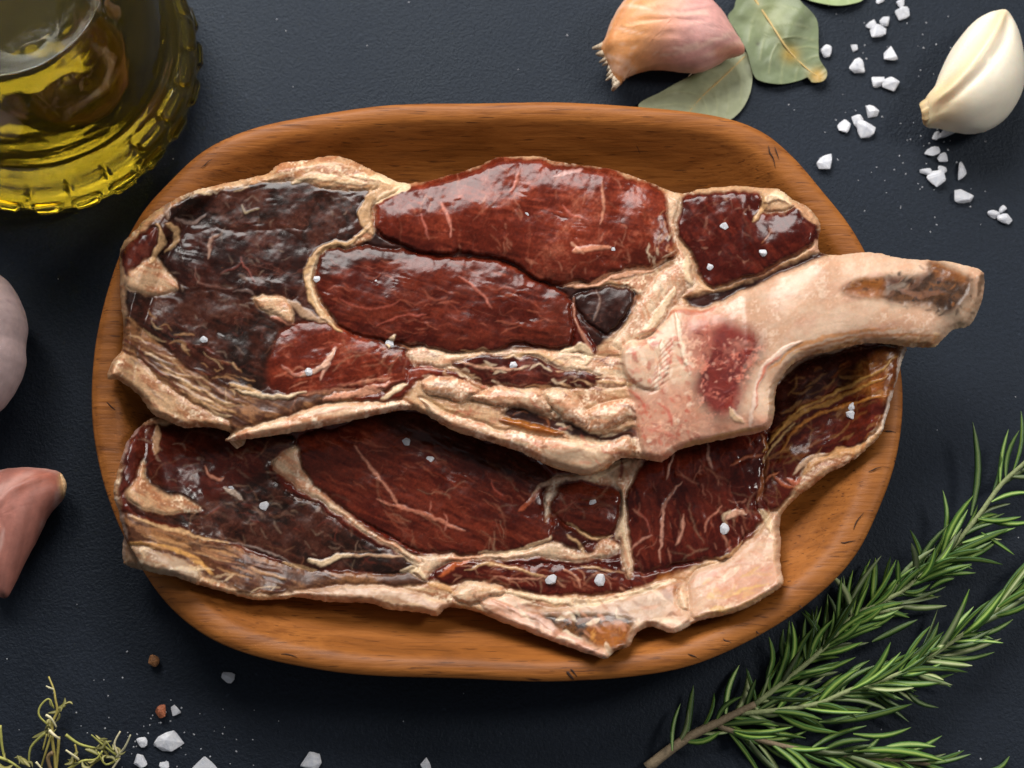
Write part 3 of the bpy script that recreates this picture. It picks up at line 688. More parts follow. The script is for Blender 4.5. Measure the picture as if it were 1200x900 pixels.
A.flecks([(800,375),(900,345),(1000,310),(1090,312),(1080,385),(960,395),(890,420)], 40, [(206, 150, 126), (196, 136, 116), (232, 206, 184)], 34, 4.0, -.35, 15, jit=.3, alpha=.18, h=0)
A.marble((A.lab > 0) * (np.mean(A.col, -1) < .10), .16, (150, 90, 72), ang=.2)
bA = .0215 + (.0225 - .0215) * sstep(190, 460, A.V)
bA = np.maximum(bA, .0352 * sstep(720, 980, A.U))
xy = W(A.U, A.V, .026)
pz = plate_z(xy[..., 0], xy[..., 1]) + .0012
pz = np.where((A.U > 950) & (pz < .01), .0, pz)
pz = np.where(A.U > 900, np.minimum(pz, .0352), pz); bA = np.maximum(bA, pz); bA = np.maximum(blur(bA, 14), pz)
thA = .0120 - .0055 * sstep(880, 1000, A.U)
A.solid(bA, thA, 9 + 22 * sstep(930, 1010, A.U))
rootA = empty('bone_in_steak', tuple(W(560, 350, .012)))
tag(rootA, 'upper raw dry-aged steak with long curved rib bone jutting past the plate rim', 'steak')
BONES = ('rib_bone', 'long_bone', 'cartilage', 'neck_bone', 'red_marrow', 'marrow')
A.build(rootA, BONES, {})

# ---- lower steak, partly under the first
B_OUT = [(177,491),(165,499),(150,516),(141,540),(133,576),(139,600),(145,628),(145,660),(174,670),(204,676),(231,685),(264,694),(294,702),(324,703),(351,700),(381,705),(414,706),(438,708),(456,714),(494,718),(512,722),(527,712),(560,718),(590,730),(626,743),(662,757),(698,769),(711,772),(720,763),(737,758),(746,742),(764,734),(790,742),(820,727),(858,719),(883,708),(911,691),(918,681),(914,658),(915,633),(914,608),(929,587),(954,568),(972,554),(1002,538),(1032,509),(1038,490),(1047,460),(1057,424),(1062,405),(1040,396),(1000,396),(940,408),(900,435),(890,480),(850,496),(790,508),(740,520),(690,530),(640,522),(590,500),(520,478),(470,466),(400,478),(320,492),(250,488),(200,484)]
B = Steak(B_OUT, STEP, seed=60)
B.region([(150,520),(180,498),(330,495),(470,474),(560,505),(680,540),(760,525),(890,490),(910,450),(1000,405),(1050,410),(1040,470),(1015,516),(950,536),(905,590),(870,640),(790,672),(730,690),(600,690),(480,680),(330,690),(160,634),(142,590)], 'wine', .0, .0006, 10, 'muscle', ang=.3, groove=0)
B.region([(168,502),(195,496),(230,500),(300,506),(345,512),(338,530),(320,540),(316,552),(332,570),(352,582),(372,592),(392,608),(425,630),(462,648),(487,656),(488,666),(465,674),(430,671),(400,668),(360,667),(320,655),(280,640),(230,625),(180,608),(150,596),(148,575),(158,545)], 'crust', .0, .0014, 12, 'muscle', ang=.45)
B.region([(170,505),(200,500),(250,506),(300,512),(310,540),(290,565),(250,585),(215,575),(185,560),(172,535)], 'wine', .0014, .0, 10, None, part=False, alpha=.7, soft=10, groove=0, ang=.6)
B.region([(143,545),(150,520),(166,504),(172,515),(165,540),(150,572),(140,580)], 'dark', .0, .001, 6, 'muscle', ang=1.2)
B.region([(148,578),(158,558),(167,538),(172,558),(190,574),(220,585),(236,595),(212,601),(180,597),(155,590)], 'ybf', .0008, .0012, 6, 'fat_patch', ang=.5)
B.region([(142,602),(180,612),(230,628),(280,644),(330,662),(380,670),(440,674),(490,672),(500,684),(460,688),(410,685),(360,689),(320,698),(290,694),(240,676),(215,655),(180,640),(146,634)], 'strand', .0, .0006, 8, 'muscle', ang=.3)
B.region([(230,650),(262,648),(300,662),(335,672),(340,690),(310,697),(270,686),(240,670)], 'crust', .0003, .0006, 8, None, part=False, alpha=.75, soft=6, groove=0, ang=.4)
B.region([(345,520),(360,506),(400,498),(440,486),(480,480),(520,494),(560,512),(610,532),(640,552),(648,575),(640,592),(650,612),(648,634),(610,644),(560,650),(512,648),(480,640),(450,625),(410,600),(385,580),(366,565),(350,545)], 'deep', .0002, .0026, 18, 'muscle', ang=.45, groove=.001)
B.region([(440,488),(480,484),(540,505),(600,530),(640,552),(642,568),(600,556),(550,540),(500,520),(455,505)], 'eye', .002, .0, 10, None, part=False, alpha=.8, soft=7, groove=0, ang=.4)  # shadow of the upper steak on this muscle, painted as darker colour
B.region([(638,577),(656,568),(680,565),(704,571),(725,580),(727,604),(717,625),(698,631),(680,625),(662,613),(644,598)], 'deep', .0002, .0024, 10, 'muscle', ang=.3, groove=.001)
B.region([(650,606),(664,617),(682,630),(688,640),(676,646),(658,647),(648,636)], 'dark', .0, .0014, 6, 'muscle', ang=.7)
B.region([(682,642),(700,636),(722,634),(730,650),(716,654),(696,652)], 'dark', .0, .001, 5, 'muscle')
B.region([(512,668),(540,655),(570,652),(600,660),(640,662),(680,660),(720,660),(736,676),(740,692),(700,697),(650,698),(605,692),(570,682),(535,684),(516,682)], 'wine', .0, .0016, 8, 'muscle', ang=.1)
B.region([(732,568),(746,548),(765,535),(777,528),(792,522),(840,512),(890,500),(900,520),(896,568),(886,592),(894,610),(872,631),(866,649),(840,658),(804,660),(774,668),(742,668),(729,640),(726,595)], 'wine', .0002, .0026, 14, 'muscle', ang=1.3, groove=.001)
B.region([(898,525),(900,500),(908,460),(925,436),(955,420),(1000,408),(1040,404),(1054,412),(1050,450),(1040,480),(1032,500),(1010,520),(980,530),(950,540),(938,556),(926,580),(906,600),(893,586),(897,548)], 'wine', .0, .0018, 10, 'muscle', ang=-.5, groove=.0008)
B.region([(905,500),(908,460),(925,436),(955,420),(1010,406),(1050,404),(1040,430),(1000,450),(960,462),(925,488)], 'gap', .0012, .0, 8, None, part=False, alpha=.85, soft=5, groove=0, ang=-.4)
B.region([(1010,425),(1054,408),(1050,450),(1040,470),(1025,462),(1000,452)], 'amber', .0014, .0, 8, None, part=False, alpha=.55, soft=7, groove=0, ang=-.4)
B.region([(640,610),(646,560),(680,556),(730,540),(752,536),(742,560),(732,580),(736,615),(740,640),(742,672),(734,672),(728,645),(728,630),(722,628),(727,600),(724,576),(690,562),(656,566)], 'cream', .0004, .0008, 4, 'fat_seam', ang=1.2)
B.region([(476,654),(500,650),(560,651),(620,643),(648,637),(690,650),(702,636),(716,630),(726,640),(722,648),(700,655),(660,656),(620,653),(580,656),(545,656),(520,662),(504,672),(498,680),(482,672),(488,664)], 'cream', .0004, .0008, 5, 'fat_seam', ang=.1)
B.region([(318,541),(332,530),(346,522),(352,546),(366,564),(388,585),(415,608),(450,632),(485,650),(496,658),(480,657),(450,638),(413,615),(384,594),(358,576),(336,562),(324,552)], 'cream', .0004, .0008, 5, 'fat_seam', ang=.6)
B.region([(324,700),(350,692),(410,686),(460,688),(500,698),(527,710),(512,722),(480,718),(440,709),(400,706),(350,700)], 'bone', .0003, .0018, 7, 'rib_bone', ang=.1)
B.region([(430,700),(470,702),(510,712),(512,721),(480,717),(440,709)], 'ybf', .0012, .0, 6, None, part=False, alpha=.7, soft=3)
B.region([(145,638),(175,642),(208,654),(230,668),(234,682),(204,677),(174,671),(145,661)], 'gbone', .0, .0016, 6, 'rib_bone', ang=.3)
B.region([(527,698),(545,683),(570,681),(590,692),(578,700),(560,706),(540,708)], 'cream', .001, .0022, 6, 'fat_lump', groove=.0010, soft=2.2)
B.region([(560,706),(580,698),(602,697),(640,712),(680,708),(720,704),(760,692),(792,678),(808,690),(812,722),(792,742),(764,734),(748,741),(737,757),(720,764),(711,772),(662,757),(626,743),(590,730)], 'bone', .0003, .002, 9, 'rib_bone', ang=.3)
B.region([(628,722),(662,717),(698,717),(742,724),(738,742),(734,757),(719,759),(698,754),(668,742),(648,732)], 'marrow', .0018, -.0012, 6, 'marrow', soft=4, groove=.0001)
B.region([(690,735),(715,730),(738,735),(734,757),(719,759),(698,753)], 'amber', .0012, .0, 6, None, part=False, alpha=.75, soft=5, groove=0)
B.region([(805,686),(817,668),(842,661),(870,640),(890,622),(905,600),(914,608),(915,633),(914,658),(918,681),(883,708),(842,725),(814,726),(806,708)], 'bone', .0004, .0026, 12, 'neck_bone', ang=-.3, groove=.0012, soft=1.6)
B.region([(600,706),(650,714),(700,712),(760,700),(785,700),(775,728),(745,730),(735,722),(690,716),(630,722)], 'gbone', .0, .0, 8, None, part=False, alpha=.65, soft=6, groove=0)
B.region([(575,706),(600,712),(640,730),(690,752),(712,768),(690,764),(640,746),(590,726)], 'pink', .0, .0, 8, None, part=False, alpha=.35, soft=4, groove=0)
B.region([(872,690),(912,684),(884,706),(845,722),(815,724),(830,708)], 'ybf', .0, .0, 8, None, part=False, alpha=.6, soft=5, groove=0)
B.region([(885,625),(908,606),(912,650),(905,662),(890,650)], 'ybf', .0, .0, 8, None, part=False, alpha=.55, soft=5, groove=0)
B.region([(340,692),(420,688),(500,700),(520,712),(480,714),(400,703)], 'gbone', .0, .0, 8, None, part=False, alpha=.35, soft=5, groove=0)
B.region([(840,672),(880,664),(905,660),(905,690),(870,705),(845,700)], 'pink', .0032, .0, 8, None, part=False, alpha=.35, soft=9, groove=0)
B.region([(790,692),(798,685),(808,700),(808,716),(798,714)], 'cream', .0016, .0022, 5, 'fat_lump', groove=.0010, soft=2.2)
B.region([(770,676),(790,670),(806,672),(796,686),(788,700),(772,698)], 'amber', .0004, .0, 5, None, part=False, alpha=.6, soft=4)
for pts, w, c, h, al in [
    ([(415,520),(432,545),(450,568),(468,592)], 1.6, (196,130,104), .0003, .8),
    ([(440,585),(468,592),(500,604),(530,618),(542,622)], 2.0, (190,120,94), .0003, .85),
    ([(520,622),(524,612),(521,602)], 1.2, (180,110,90), .0002, .7),
    ([(505,600),(504,590)], 1.0, (180,110,90), .0002, .6),
    ([(575,560),(580,572),(592,582)], 1.2, (170,80,62), .0002, .6),
    ([(620,590),(630,575),(640,566),(655,560),(690,562)], 2.6, (220,180,150), .0004, .85),
    ([(610,600),(625,585),(634,574)], 3, (176,84,50), .0003, .7),
    ([(690,562),(706,555),(720,545),(736,540)], 4, CREAM, .0006, .9),
    ([(724,562),(728,550),(727,540)], 2.2, (130,50,40), -.0002, .85),
    ([(728,575),(730,600),(732,625),(736,645),(742,668)], 2.4, CREAM, .0004, .8),
    ([(664,612),(684,628),(700,632),(718,626)], 1.8, TAN, .0004, .9),
    ([(656,600),(664,592),(676,586)], .9, (150,74,60), .0002, .5),
    ([(684,650),(676,638),(662,628)], 1.6, TAN, .0003, .8),
    ([(560,648),(600,646),(640,634),(646,628)], 2.2, CREAM, .0004, .85),
    ([(545,668),(580,660),(610,668),(640,678)], 1.8, TAN, .0003, .85),
    ([(580,676),(610,680),(650,676)], 1.2, (190,130,104), .0003, .75),
    ([(660,668),(674,676),(680,690)], 1.2, (190,130,104), .0003, .75),
    ([(680,662),(700,666),(730,668)], 1.4, TAN, .0003, .75),
    ([(700,672),(712,680),(716,692)], 1.1, (180,120,96), .0003, .7),
    ([(540,690),(560,690),(584,690)], 2.2, (190,140,90), .0, .7),
    ([(590,694),(632,700),(680,706),(720,702),(756,691),(790,678)], 4.2, CREAM, .0008, .9),
    ([(580,704),(610,718),(636,728),(664,744),(700,762)], 4.0, (214,170,150), .0006, .75),
    ([(790,524),(786,545),(782,562)], 1.5, (200,150,130), .0003, .8),
    ([(830,518),(832,535),(834,548)], 1.5, (200,150,130), .0003, .7),
    ([(800,566),(786,580),(778,600),(776,640),(774,662)], 1.6, (196,140,118), .0003, .85),
    ([(800,604),(800,624),(794,640)], 1.6, (200,140,116), .0003, .8),
    ([(846,592),(832,606),(826,624)], 1.3, (190,120,96), .0003, .75),
    ([(738,645),(752,632),(764,628)], 1.3, (190,130,108), .0003, .75),
    ([(748,600),(758,612),(762,625)], 1.0, (170,90,74), .0002, .6),
    ([(856,545),(870,538),(894,534)], 1.6, (170,100,70), .0003, .8),
    ([(850,606),(866,600),(876,602)], 3.2, (222,170,140), .0006, .85),
    ([(852,612),(848,604),(858,598)], 2, CREAM, .0004, .8),
    ([(838,656),(858,648),(870,636)], 1.6, TAN, .0004, .85),
    ([(893,508),(900,540),(892,572),(888,590)], 2.6, (150,88,54), .0004, .85),
    ([(894,530),(910,505),(940,485),(985,465),(1040,440)], 2.6, (172,124,60), .0005, .85),
    ([(915,530),(930,505),(960,485),(1000,472),(1046,462)], 2.0, (186,120,54), .0004, .85),
    ([(900,520),(922,492),(950,474),(1000,450),(1050,420)], 1.8, (190,144,76), .0005, .85),
    ([(896,540),(910,516),(930,496)], 1.3, (214,176,120), .0003, .8),
    ([(1060,406),(1056,430),(1048,460),(1040,488),(1033,508)], 3.2, (206,186,172), .0004, .85),
    ([(1034,506),(1010,524),(980,532),(955,540),(940,556)], 4.4, (204,152,100), .0006, .8),
    ([(930,556),(945,540),(968,532)], 3.4, (222,184,150), .0006, .8),
    ([(924,560),(932,566),(938,560)], 2.6, (206,116,84), .0004, .8),
    ([(908,556),(920,568),(932,570)], 2.0, (190,100,60), .0004, .8),
    ([(890,598),(900,610),(905,622)], 4.0, (222,190,150), .0006, .85),
    ([(896,566),(904,556),(914,552)], 1.4, (190,110,70), .0003, .8),
    ([(150,604),(190,616),(230,627),(268,637)], 2.0, TAN, .0004, .85),
    ([(268,637),(300,642),(330,655),(350,668)], 1.4, (150,130,120), .0003, .8),
    ([(160,610),(200,625),(240,638),(290,650)], 1.0, (140,104,76), .0003, .6),
    ([(240,546),(248,558),(256,562),(264,560)], 2.4, (196,130,104), .0005, .85),
    ([(262,572),(274,578),(284,586)], 3.2, (206,184,166), .0005, .8),
    ([(184,498),(186,510),(182,530)], 4.0, (170,130,96), .0006, .85),
    ([(400,650),(440,652),(478,652)], 1.6, (200,160,126), .0003, .8),
    ([(360,656),(380,660),(400,652),(412,650)], 3.4, CREAM, .0006, .85),
    ([(330,660),(350,664),(370,668)], 2, TAN, .0004, .7),
    ([(150,634),(180,638),(212,646),(236,662),(250,676)], 3.2, (204,150,86), .0004, .85),
    ([(200,668),(222,668),(232,676)], 3.0, (206,186,160), .0006, .8),
    ([(470,670),(488,668),(498,678)], 4.2, CREAM, .0006, .85),
    ([(515,676),(535,662),(550,656)], 3.0, (190,96,50), .0003, .7),
    ([(500,684),(520,688),(530,696)], 3.0, (200,150,96), .0004, .8),
    ([(815,724),(850,716),(880,706),(906,692)], 2.6, (206,160,110), .0, .8),
    ([(842,700),(870,692),(900,684)], 1.6, (216,176,96), .0, .6),
    ([(764,733),(790,741),(812,728)], 3, WHITE, .0003, .7),
    ([(135,580),(140,600),(146,630),(147,658)], 2.4, (176,150,134), .0, .7),
    ([(142,542),(150,518),(164,502)], 2.6, (150,120,112), .0, .7),
    ]: B.stroke(pts, w, c, h, alpha=al)
for i in range(26):
    t = rs.rand(); x = 150 + 150 * t; y = 612 + 46 * t + rs.rand() * 22
    ln = 22 + 34 * rs.rand(); c = [(186,138,92), (110,70,50), (64,36,30), (170,120,84)][rs.randint(4)]
    B.stroke([(x, y), (x + ln * .5, y + ln * .16 + rs.randn()), (x + ln, y + ln * .3)], .8 + rs.rand() * 1.2, c, .0003, alpha=.65, warp=.4)
B.veins([(170,505),(340,515),(330,560),(440,640),(480,665),(300,640),(160,590)], 18, [(150, 104, 78), (120, 70, 50), (176, 126, 92)], .9, .45, 51, jit=.6)
B.veins([(350,520),(480,490),(640,560),(640,630),(520,645),(400,590)], 14, CRM, .8, .5, 52, jit=.4, alpha=.55)
B.veins([(735,560),(890,515),(890,590),(860,650),(740,665)], 13, CRM, 1.0, 1.4, 53, jit=.6)
B.veins([(520,660),(735,660),(735,694),(530,686)], 9, CRM, 1.0, .1, 54, jit=.3, alpha=.75)
B.veins([(645,570),(725,580),(715,625),(660,615)], 4, CRM, .8, .6, 55)
B.veins([(905,500),(930,440),(1050,410),(1035,495),(950,535),(900,590)], 14, [(176, 126, 66), (196, 150, 96)], 1.0, -.5, 56, jit=.25)
B.veins([(150,600),(330,660),(480,672),(330,695),(160,640)], 10, CRM, 1.1, .3, 57, jit=.2)
B.flecks([(170,505),(340,515),(330,560),(440,640),(480,665),(300,640),(160,590)], 130, [(112, 82, 66), (110, 44, 30), (28, 15, 11), (140, 112, 92)], 14, 1.1, .45, 21, jit=.6, alpha=.5)
B.flecks([(350,520),(480,490),(640,560),(640,630),(520,645),(400,590)], 130, [(132, 58, 36), (54, 17, 10), (150, 80, 56), (70, 24, 14)], 22, 1.0, .45, 22, jit=.25, alpha=.5)
B.flecks([(645,570),(725,580),(715,625),(660,615)], 24, [(128, 54, 36), (50, 16, 10)], 12, 1.0, .5, 23, alpha=.5)
B.flecks([(520,665),(735,665),(735,692),(530,684)], 46, [(150, 84, 60), (48, 15, 10), (196, 140, 108)], 16, .9, .1, 24, jit=.3, alpha=.6)
B.flecks([(735,560),(890,515),(890,590),(860,650),(740,665)], 110, [(120, 50, 32), (42, 14, 9), (170, 110, 88), (140, 66, 44)], 14, 1.0, 1.4, 25, jit=.5, alpha=.55)
B.flecks([(905,500),(930,440),(1050,410),(1035,495),(950,535),(900,590)], 90, [(150, 92, 44), (46, 18, 11), (120, 56, 28), (178, 130, 76)], 22, 1.7, -.5, 26, jit=.25, alpha=.4)
B.flecks([(150,635),(330,690),(500,690),(520,716),(330,702),(150,660)], 80, [(150, 98, 60), (226, 194, 152), (110, 72, 50)], 18, 1.2, .2, 27, jit=.3, alpha=.6)
B.flecks([(530,690),(640,705),(790,685),(800,735),(710,768),(590,728)], 90, [(160, 100, 64), (236, 212, 180), (196, 136, 104), (120, 78, 52)], 18, 2.2, .3, 28, jit=.5, alpha=.7)
B.flecks([(930,580),(1030,510),(1040,480),(1000,535),(940,572)], 40, [(176, 110, 58), (236, 206, 172), (130, 78, 46)], 10, 1.4, -.7, 29, alpha=.6)
B.flecks([(820,670),(905,640),(912,685),(830,722)], 34, [(196, 136, 104), (236, 214, 186), (186, 110, 84), (206, 164, 96)], 18, 2.6, -.3, 30, alpha=.55, h=.0001)
B.marble((B.lab > 0) * (np.mean(B.col, -1) < .10), .16, (150, 90, 72), ang=.4)
xy = W(B.U, B.V, .02)
pz = plate_z(xy[..., 0], xy[..., 1]) + .0009
bB = np.maximum(.008, pz); bB = np.where(B.U > 1000, np.maximum(bB, .0292 * sstep(985, 1035, B.U)), bB)
bB = np.maximum(blur(bB, 6), pz)
thB = .0105 - .0062 * sstep(930, 1020, B.U)
B.solid(bB, thB, 9)
rootB = empty('bone_in_steak', tuple(W(540, 610, .009)))
tag(rootB, 'lower raw steak tucked under the other, with scalloped bone along its bottom edge', 'steak')
B.build(rootB, BONES, {})

# ------------------------------------------------------------------ soft organic solids from an outline
def polar(outline, center, rings=14, sub=4):
    P = spline(outline, sub); C = np.array(center, float)
    s = np.sin(np.linspace(0, 1, rings + 1)[1:] * math.pi / 2)
    return P, C, s
def inflate(name, outline, center, ht, hb, mat, colfn, hfn=None, z0=0.0, parent=None, origin=None, power=.5):
    P, C, s = polar(outline, center, 18)
    lo = P.min(0) - 3; hi = P.max(0) + 3
    gu = np.arange(lo[0], hi[0], 1.6); gv = np.arange(lo[1], hi[1], 1.6); GU, GV = np.meshgrid(gu, gv)
    _, ins, _ = seg_dist(P, GU, GV); f = np.zeros(GU.shape)
    for _ in range(1500):
        f[1:-1, 1:-1] = (.25 * (f[:-2, 1:-1] + f[2:, 1:-1] + f[1:-1, :-2] + f[1:-1, 2:]) + 1) * ins[1:-1, 1:-1]
    f /= f.max()
    uv = np.concatenate([C[None]] + [C + (P - C) * k for k in s]); n = len(P)
    fx = np.clip((uv[:, 0] - gu[0]) / 1.6, 0, len(gu) - 1.01); fy = np.clip((uv[:, 1] - gv[0]) / 1.6, 0, len(gv) - 1.01)
    i, j = fy.astype(int), fx.astype(int); a, b = fy - i, fx - j
    g = (f[i, j] * (1 - b) + f[i, j + 1] * b) * (1 - a) + (f[i + 1, j] * (1 - b) + f[i + 1, j + 1] * b) * a
    g[-n:] = 0; g = g ** power
    zc = z0 + hb
    top = zc + ht * g + (hfn(uv[:, 0], uv[:, 1]) * np.clip(g * 4, 0, 1) if hfn else 0); bot = zc - hb * g
    xy = W(uv[:, 0], uv[:, 1], zc)[:, :2]
    V = np.concatenate([np.c_[xy, top], np.c_[xy, bot]]); N = len(uv); F = []
    def ring(k): return 1 + k * n
    for k in range(n):
        F.append((0, 1 + (k + 1) % n, 1 + k)); F.append((N, N + 1 + k, N + 1 + (k + 1) % n))
        for r in range(len(s) - 1):
            a0, b0 = ring(r) + k, ring(r) + (k + 1) % n; c0, d0 = ring(r + 1) + (k + 1) % n, ring(r + 1) + k
            F.append((a0, b0, c0, d0)); F.append((N + d0, N + c0, N + b0, N + a0))
    last = ring(len(s) - 1)
    for k in range(n): F.append((last + k, last + (k + 1) % n, N + last + (k + 1) % n, N + last + k))
    col = colfn(uv[:, 0], uv[:, 1]); col = np.concatenate([col, col])
    V, F = np.array(V), F
    org = W(C[0], C[1], 0) if origin is None else np.array(origin)
    o = mesh_np(name, V, F, mat, parent, np.clip(col, .003, 1), origin=org)
    bm = bmesh.new(); bm.from_mesh(o.data); bmesh.ops.remove_doubles(bm, verts=bm.verts, dist=1e-6); bmesh.ops.recalc_face_normals(bm, faces=bm.faces)
    bm.to_mesh(o.data); bm.free()
    if parent is None: o.location = org
    return o
def blendc(c, d, m): return c * (1 - m[:, None]) + lin(d) * m[:, None]
def pdist(pts, u, v): return seg_dist(spline(pts, 4, False), u, v, False)[0]

# unpeeled clove on the bay leaf
def c1(u, v):
    t = sstep(745, 815, u + .25 * (v - 40)); c = np.ones((len(u), 3)) * lin((210, 146, 92)); c = blendc(c, (208, 154, 146), t)
    n = fbm(u / 60 + v / 200, (v + .004 * (u - 785) ** 2) / 3, 3, 5); c = c * (.74 + .52 * n)[:, None]; q = fbm(u / 80, (v + .004 * (u - 785) ** 2) / 5, 2, 15); c = blendc(c, (232, 198, 176), sstep(.62, .72, q) * .5)
    d = pdist([(703,52),(716,28),(732,6),(752,-6)], u, v); c = blendc(c, (226, 178, 150), np.exp(-(d / 5) ** 2) * .85)
    d = pdist([(712,60),(728,26),(745,6)], u, v); c = blendc(c, (196, 120, 64), np.exp(-(d / 2.5) ** 2) * .6)
    return blendc(c, (196, 120, 84), np.exp(-(pdist([(840,70),(872,60)], u, v) / 6) ** 2) * .6)
clove = empty('garlic_clove', tuple(W(785, 45, 0)))
tag(clove, 'unpeeled garlic clove with orange and pink skin lying over a bay leaf', 'garlic clove')
inflate('skin', [(704,58),(709,46),(716,27),(729,6),(750,-8),(790,-12),(815,-7),(832,2),(846,16),(861,40),(871,54),(871,63),(853,68),(840,76),(819,84),(797,83),(773,80),(752,83),(735,90),(724,101),(718,90),(710,72)], (785, 40), .015, .0085, M_SKIN, c1,
        lambda u, v: .0012 * np.exp(-(pdist([(712,60),(722,30),(745,6)], u, v) / 4) ** 2) + .0008 * (fbm(u / 30, v / 5, 2, 8) - .5), z0=.0012, parent=clove, origin=W(785, 45, 0))
def root_bits(parent, org, pts, w, c, z, mat=M_TWIG):
    rr = random.Random(int(pts[0][0][0] * 7 + w * 10)); w0 = w
    for (a, b) in pts:
        w = w0 * rr.uniform(.6, 1.35); b = (b[0] + rr.uniform(-4, 3), b[1] + rr.uniform(-3, 4)); a = (a[0] + 2, a[1])
        V, F = tube(px([a + (z,), ((a[0] + b[0]) / 2 + 1, (a[1] + b[1]) / 2, z + .0012), b + (z * .8,)], z), [w * S, w * .8 * S, w * .35 * S], 6, 3)
        mesh_np('root_fibre', V, F, mat, parent, np.ones((len(V), 3)) * lin(c), origin=org)
root_bits(clove, W(785, 45, 0), [((708, 52), (697, 54)), ((709, 57), (702, 61)), ((710, 62), (703, 65)), ((711, 66), (705, 71)), ((713, 70), (706, 76))], 4.6, (188, 168, 142), .010)
root_bits(clove, W(785, 45, 0), [((714, 75), (709, 82)), ((716, 80), (710, 86)), ((718, 85), (712, 92)), ((720, 89), (716, 97)), ((722, 93), (720, 104))], 4.4, (206, 190, 166), .010)
root_bits(clove, W(785, 45, 0), [((800, 84), (812, 79)), ((812, 80), (806, 88))], 1.8, (236, 224, 206), .007)
# peeled clove
def c2(u, v):
    c = np.ones((len(u), 3)) * lin((238, 229, 208))
    c = blendc(c, (232, 204, 158), sstep(60, 10, np.hypot(u - 1083, v - 135)) * .85)
    n = fbm((u - 1083) * .05, np.arctan2(v - 140, u - 1070) * 14, 3, 3); c = c * (.90 + .2 * n)[:, None]
    d = pdist([(1096,118),(1125,95),(1150,60),(1170,25)], u, v); c = blendc(c, (236, 206, 150), np.exp(-(d / 8) ** 2) * .6)
    return blendc(c, (206, 164, 108), np.exp(-(pdist([(1082,118),(1081,148)], u, v) / 2.5) ** 2) * .8)
g2 = empty('peeled_garlic_clove', tuple(W(1148, 92, 0)))
inflate('flesh', [(1083,118),(1094,104),(1099,92),(1102,84),(1115,58),(1138,30),(1158,17),(1172,15),(1182,19),(1192,40),(1199,75),(1197,108),(1182,135),(1160,151),(1138,155),(1115,152),(1098,148),(1086,148),(1082,134)], (1148, 92), .017, .012, M_GARLIC, c2,
    lambda u, v: .0018 * np.exp(-(pdist([(1092,128),(1122,104),(1152,62),(1172,22)], u, v) / 6) ** 2) - .0014 * np.exp(-(pdist([(1098,112),(1118,80),(1145,44),(1166,22)], u, v) / 5) ** 2)
        - .0010 * np.exp(-(pdist([(1100,134),(1140,104),(1166,66),(1174,30)], u, v) / 5) ** 2) + .0012 * (vnoise(np.arctan2(v - 140, u - 1060) * 16, u * 0, 2) - .5) * sstep(1130, 1090, u), power=.55, parent=g2, origin=W(1148, 92, 0))
def root_plate():
    P = [W(1122, 116, .0150), W(1104, 125, .0140), W(1091, 131, .0125), W(1084, 134.5, .0115), W(1082.5, 135, .0113)]
    V, F = tube(P, [16 * S, 18.5 * S, 16.5 * S, 15 * S, 11 * S], 40, 4)
    n = 40; k = np.arange(len(V)); a = (k % n) / n * 2 * math.pi; t = (k // n) / (len(V) // n)
    ctr = np.repeat(V.reshape(-1, n, 3).mean(1), n, 0)
    V = ctr + (V - ctr) * (1 + .05 * np.sin(a * 9) + .035 * np.sin(a * 17 + 1))[:, None]
    V[:, 2] = np.maximum(V[:, 2], .0012)
    c = np.ones((len(V), 3)) * lin((232, 206, 160)); c = blendc(c, (206, 160, 104), t ** 2 * .8); c = c * (.88 + .2 * np.sin(a * 9 + .6) * .5 + .06 * np.sin(a * 23))[:, None]
    mesh_np('root_end', V, F, M_GARLIC, g2, np.clip(c, .01, 1), origin=W(1148, 92, 0))
root_plate()
tag(g2, 'smooth ivory peeled garlic clove beside the salt crystals', 'garlic clove')
# pink clove on the left edge
def c3(u, v):
    c = np.ones((len(u), 3)) * lin((178, 116, 102))
    a = fbm(((v - 555) * .3 + (u - 60) * .2) / 30, (u * .8 + v * .25) / 3, 3, 9); c = c * (.70 + .60 * a)[:, None]; q = fbm((v - u) / 60, (u * .8 + v * .25) / 6, 2, 19); c = blendc(c, (214, 176, 166), sstep(.58, .72, q) * .55)
    c = blendc(c, (150, 74, 46), np.exp(-(pdist([(30,575),(62,568)], u, v) / 13) ** 2) * .6)
    c = blendc(c, (214, 168, 156), np.exp(-(pdist([(0,600),(22,575),(40,562)], u, v) / 6) ** 2) * .5)
    c = blendc(c, (196, 150, 138), np.exp(-(pdist([(0,551),(40,551),(70,555)], u, v) / 2.5) ** 2) * .7)
    c = blendc(c, (224, 180, 130), np.exp(-(pdist([(74,556),(76,582)], u, v) / 2.6) ** 2) * .9)
    return blendc(c, (60, 36, 30), np.exp(-(np.hypot(u - 6, v - 699) / 4) ** 2))
g3 = empty('garlic_clove', tuple(W(5, 612, 0)))
tag(g3, 'unpeeled pink garlic clove with cut root end on the dark table left of the plate', 'garlic clove')
inflate('skin', [(-40,600),(-32,570),(-10,555),(20,550),(50,550),(71,554),(76,566),(75,582),(58,602),(44,630),(28,660),(14,690),(6,701),(-6,694),(-25,665),(-38,630)], (8, 612), .0135, .008, M_SKIN, c3,
        lambda u, v: .0010 * np.exp(-(pdist([(-10,640),(15,590),(60,562)], u, v) / 4) ** 2) + .0009 * (fbm(u / 5, v / 30, 2, 4) - .5), parent=g3, origin=W(5, 612, 0))
V, F = tube(px([(70, 557, .010), (75, 567, .0105), (74, 580, .009)], .01), [2.6 * S, 3.2 * S, 2.4 * S], 7, 3)
mesh_np('root_end', V, F, M_TWIG, g3, np.ones((len(V), 3)) * lin((222, 182, 136)), origin=W(5, 612, 0))

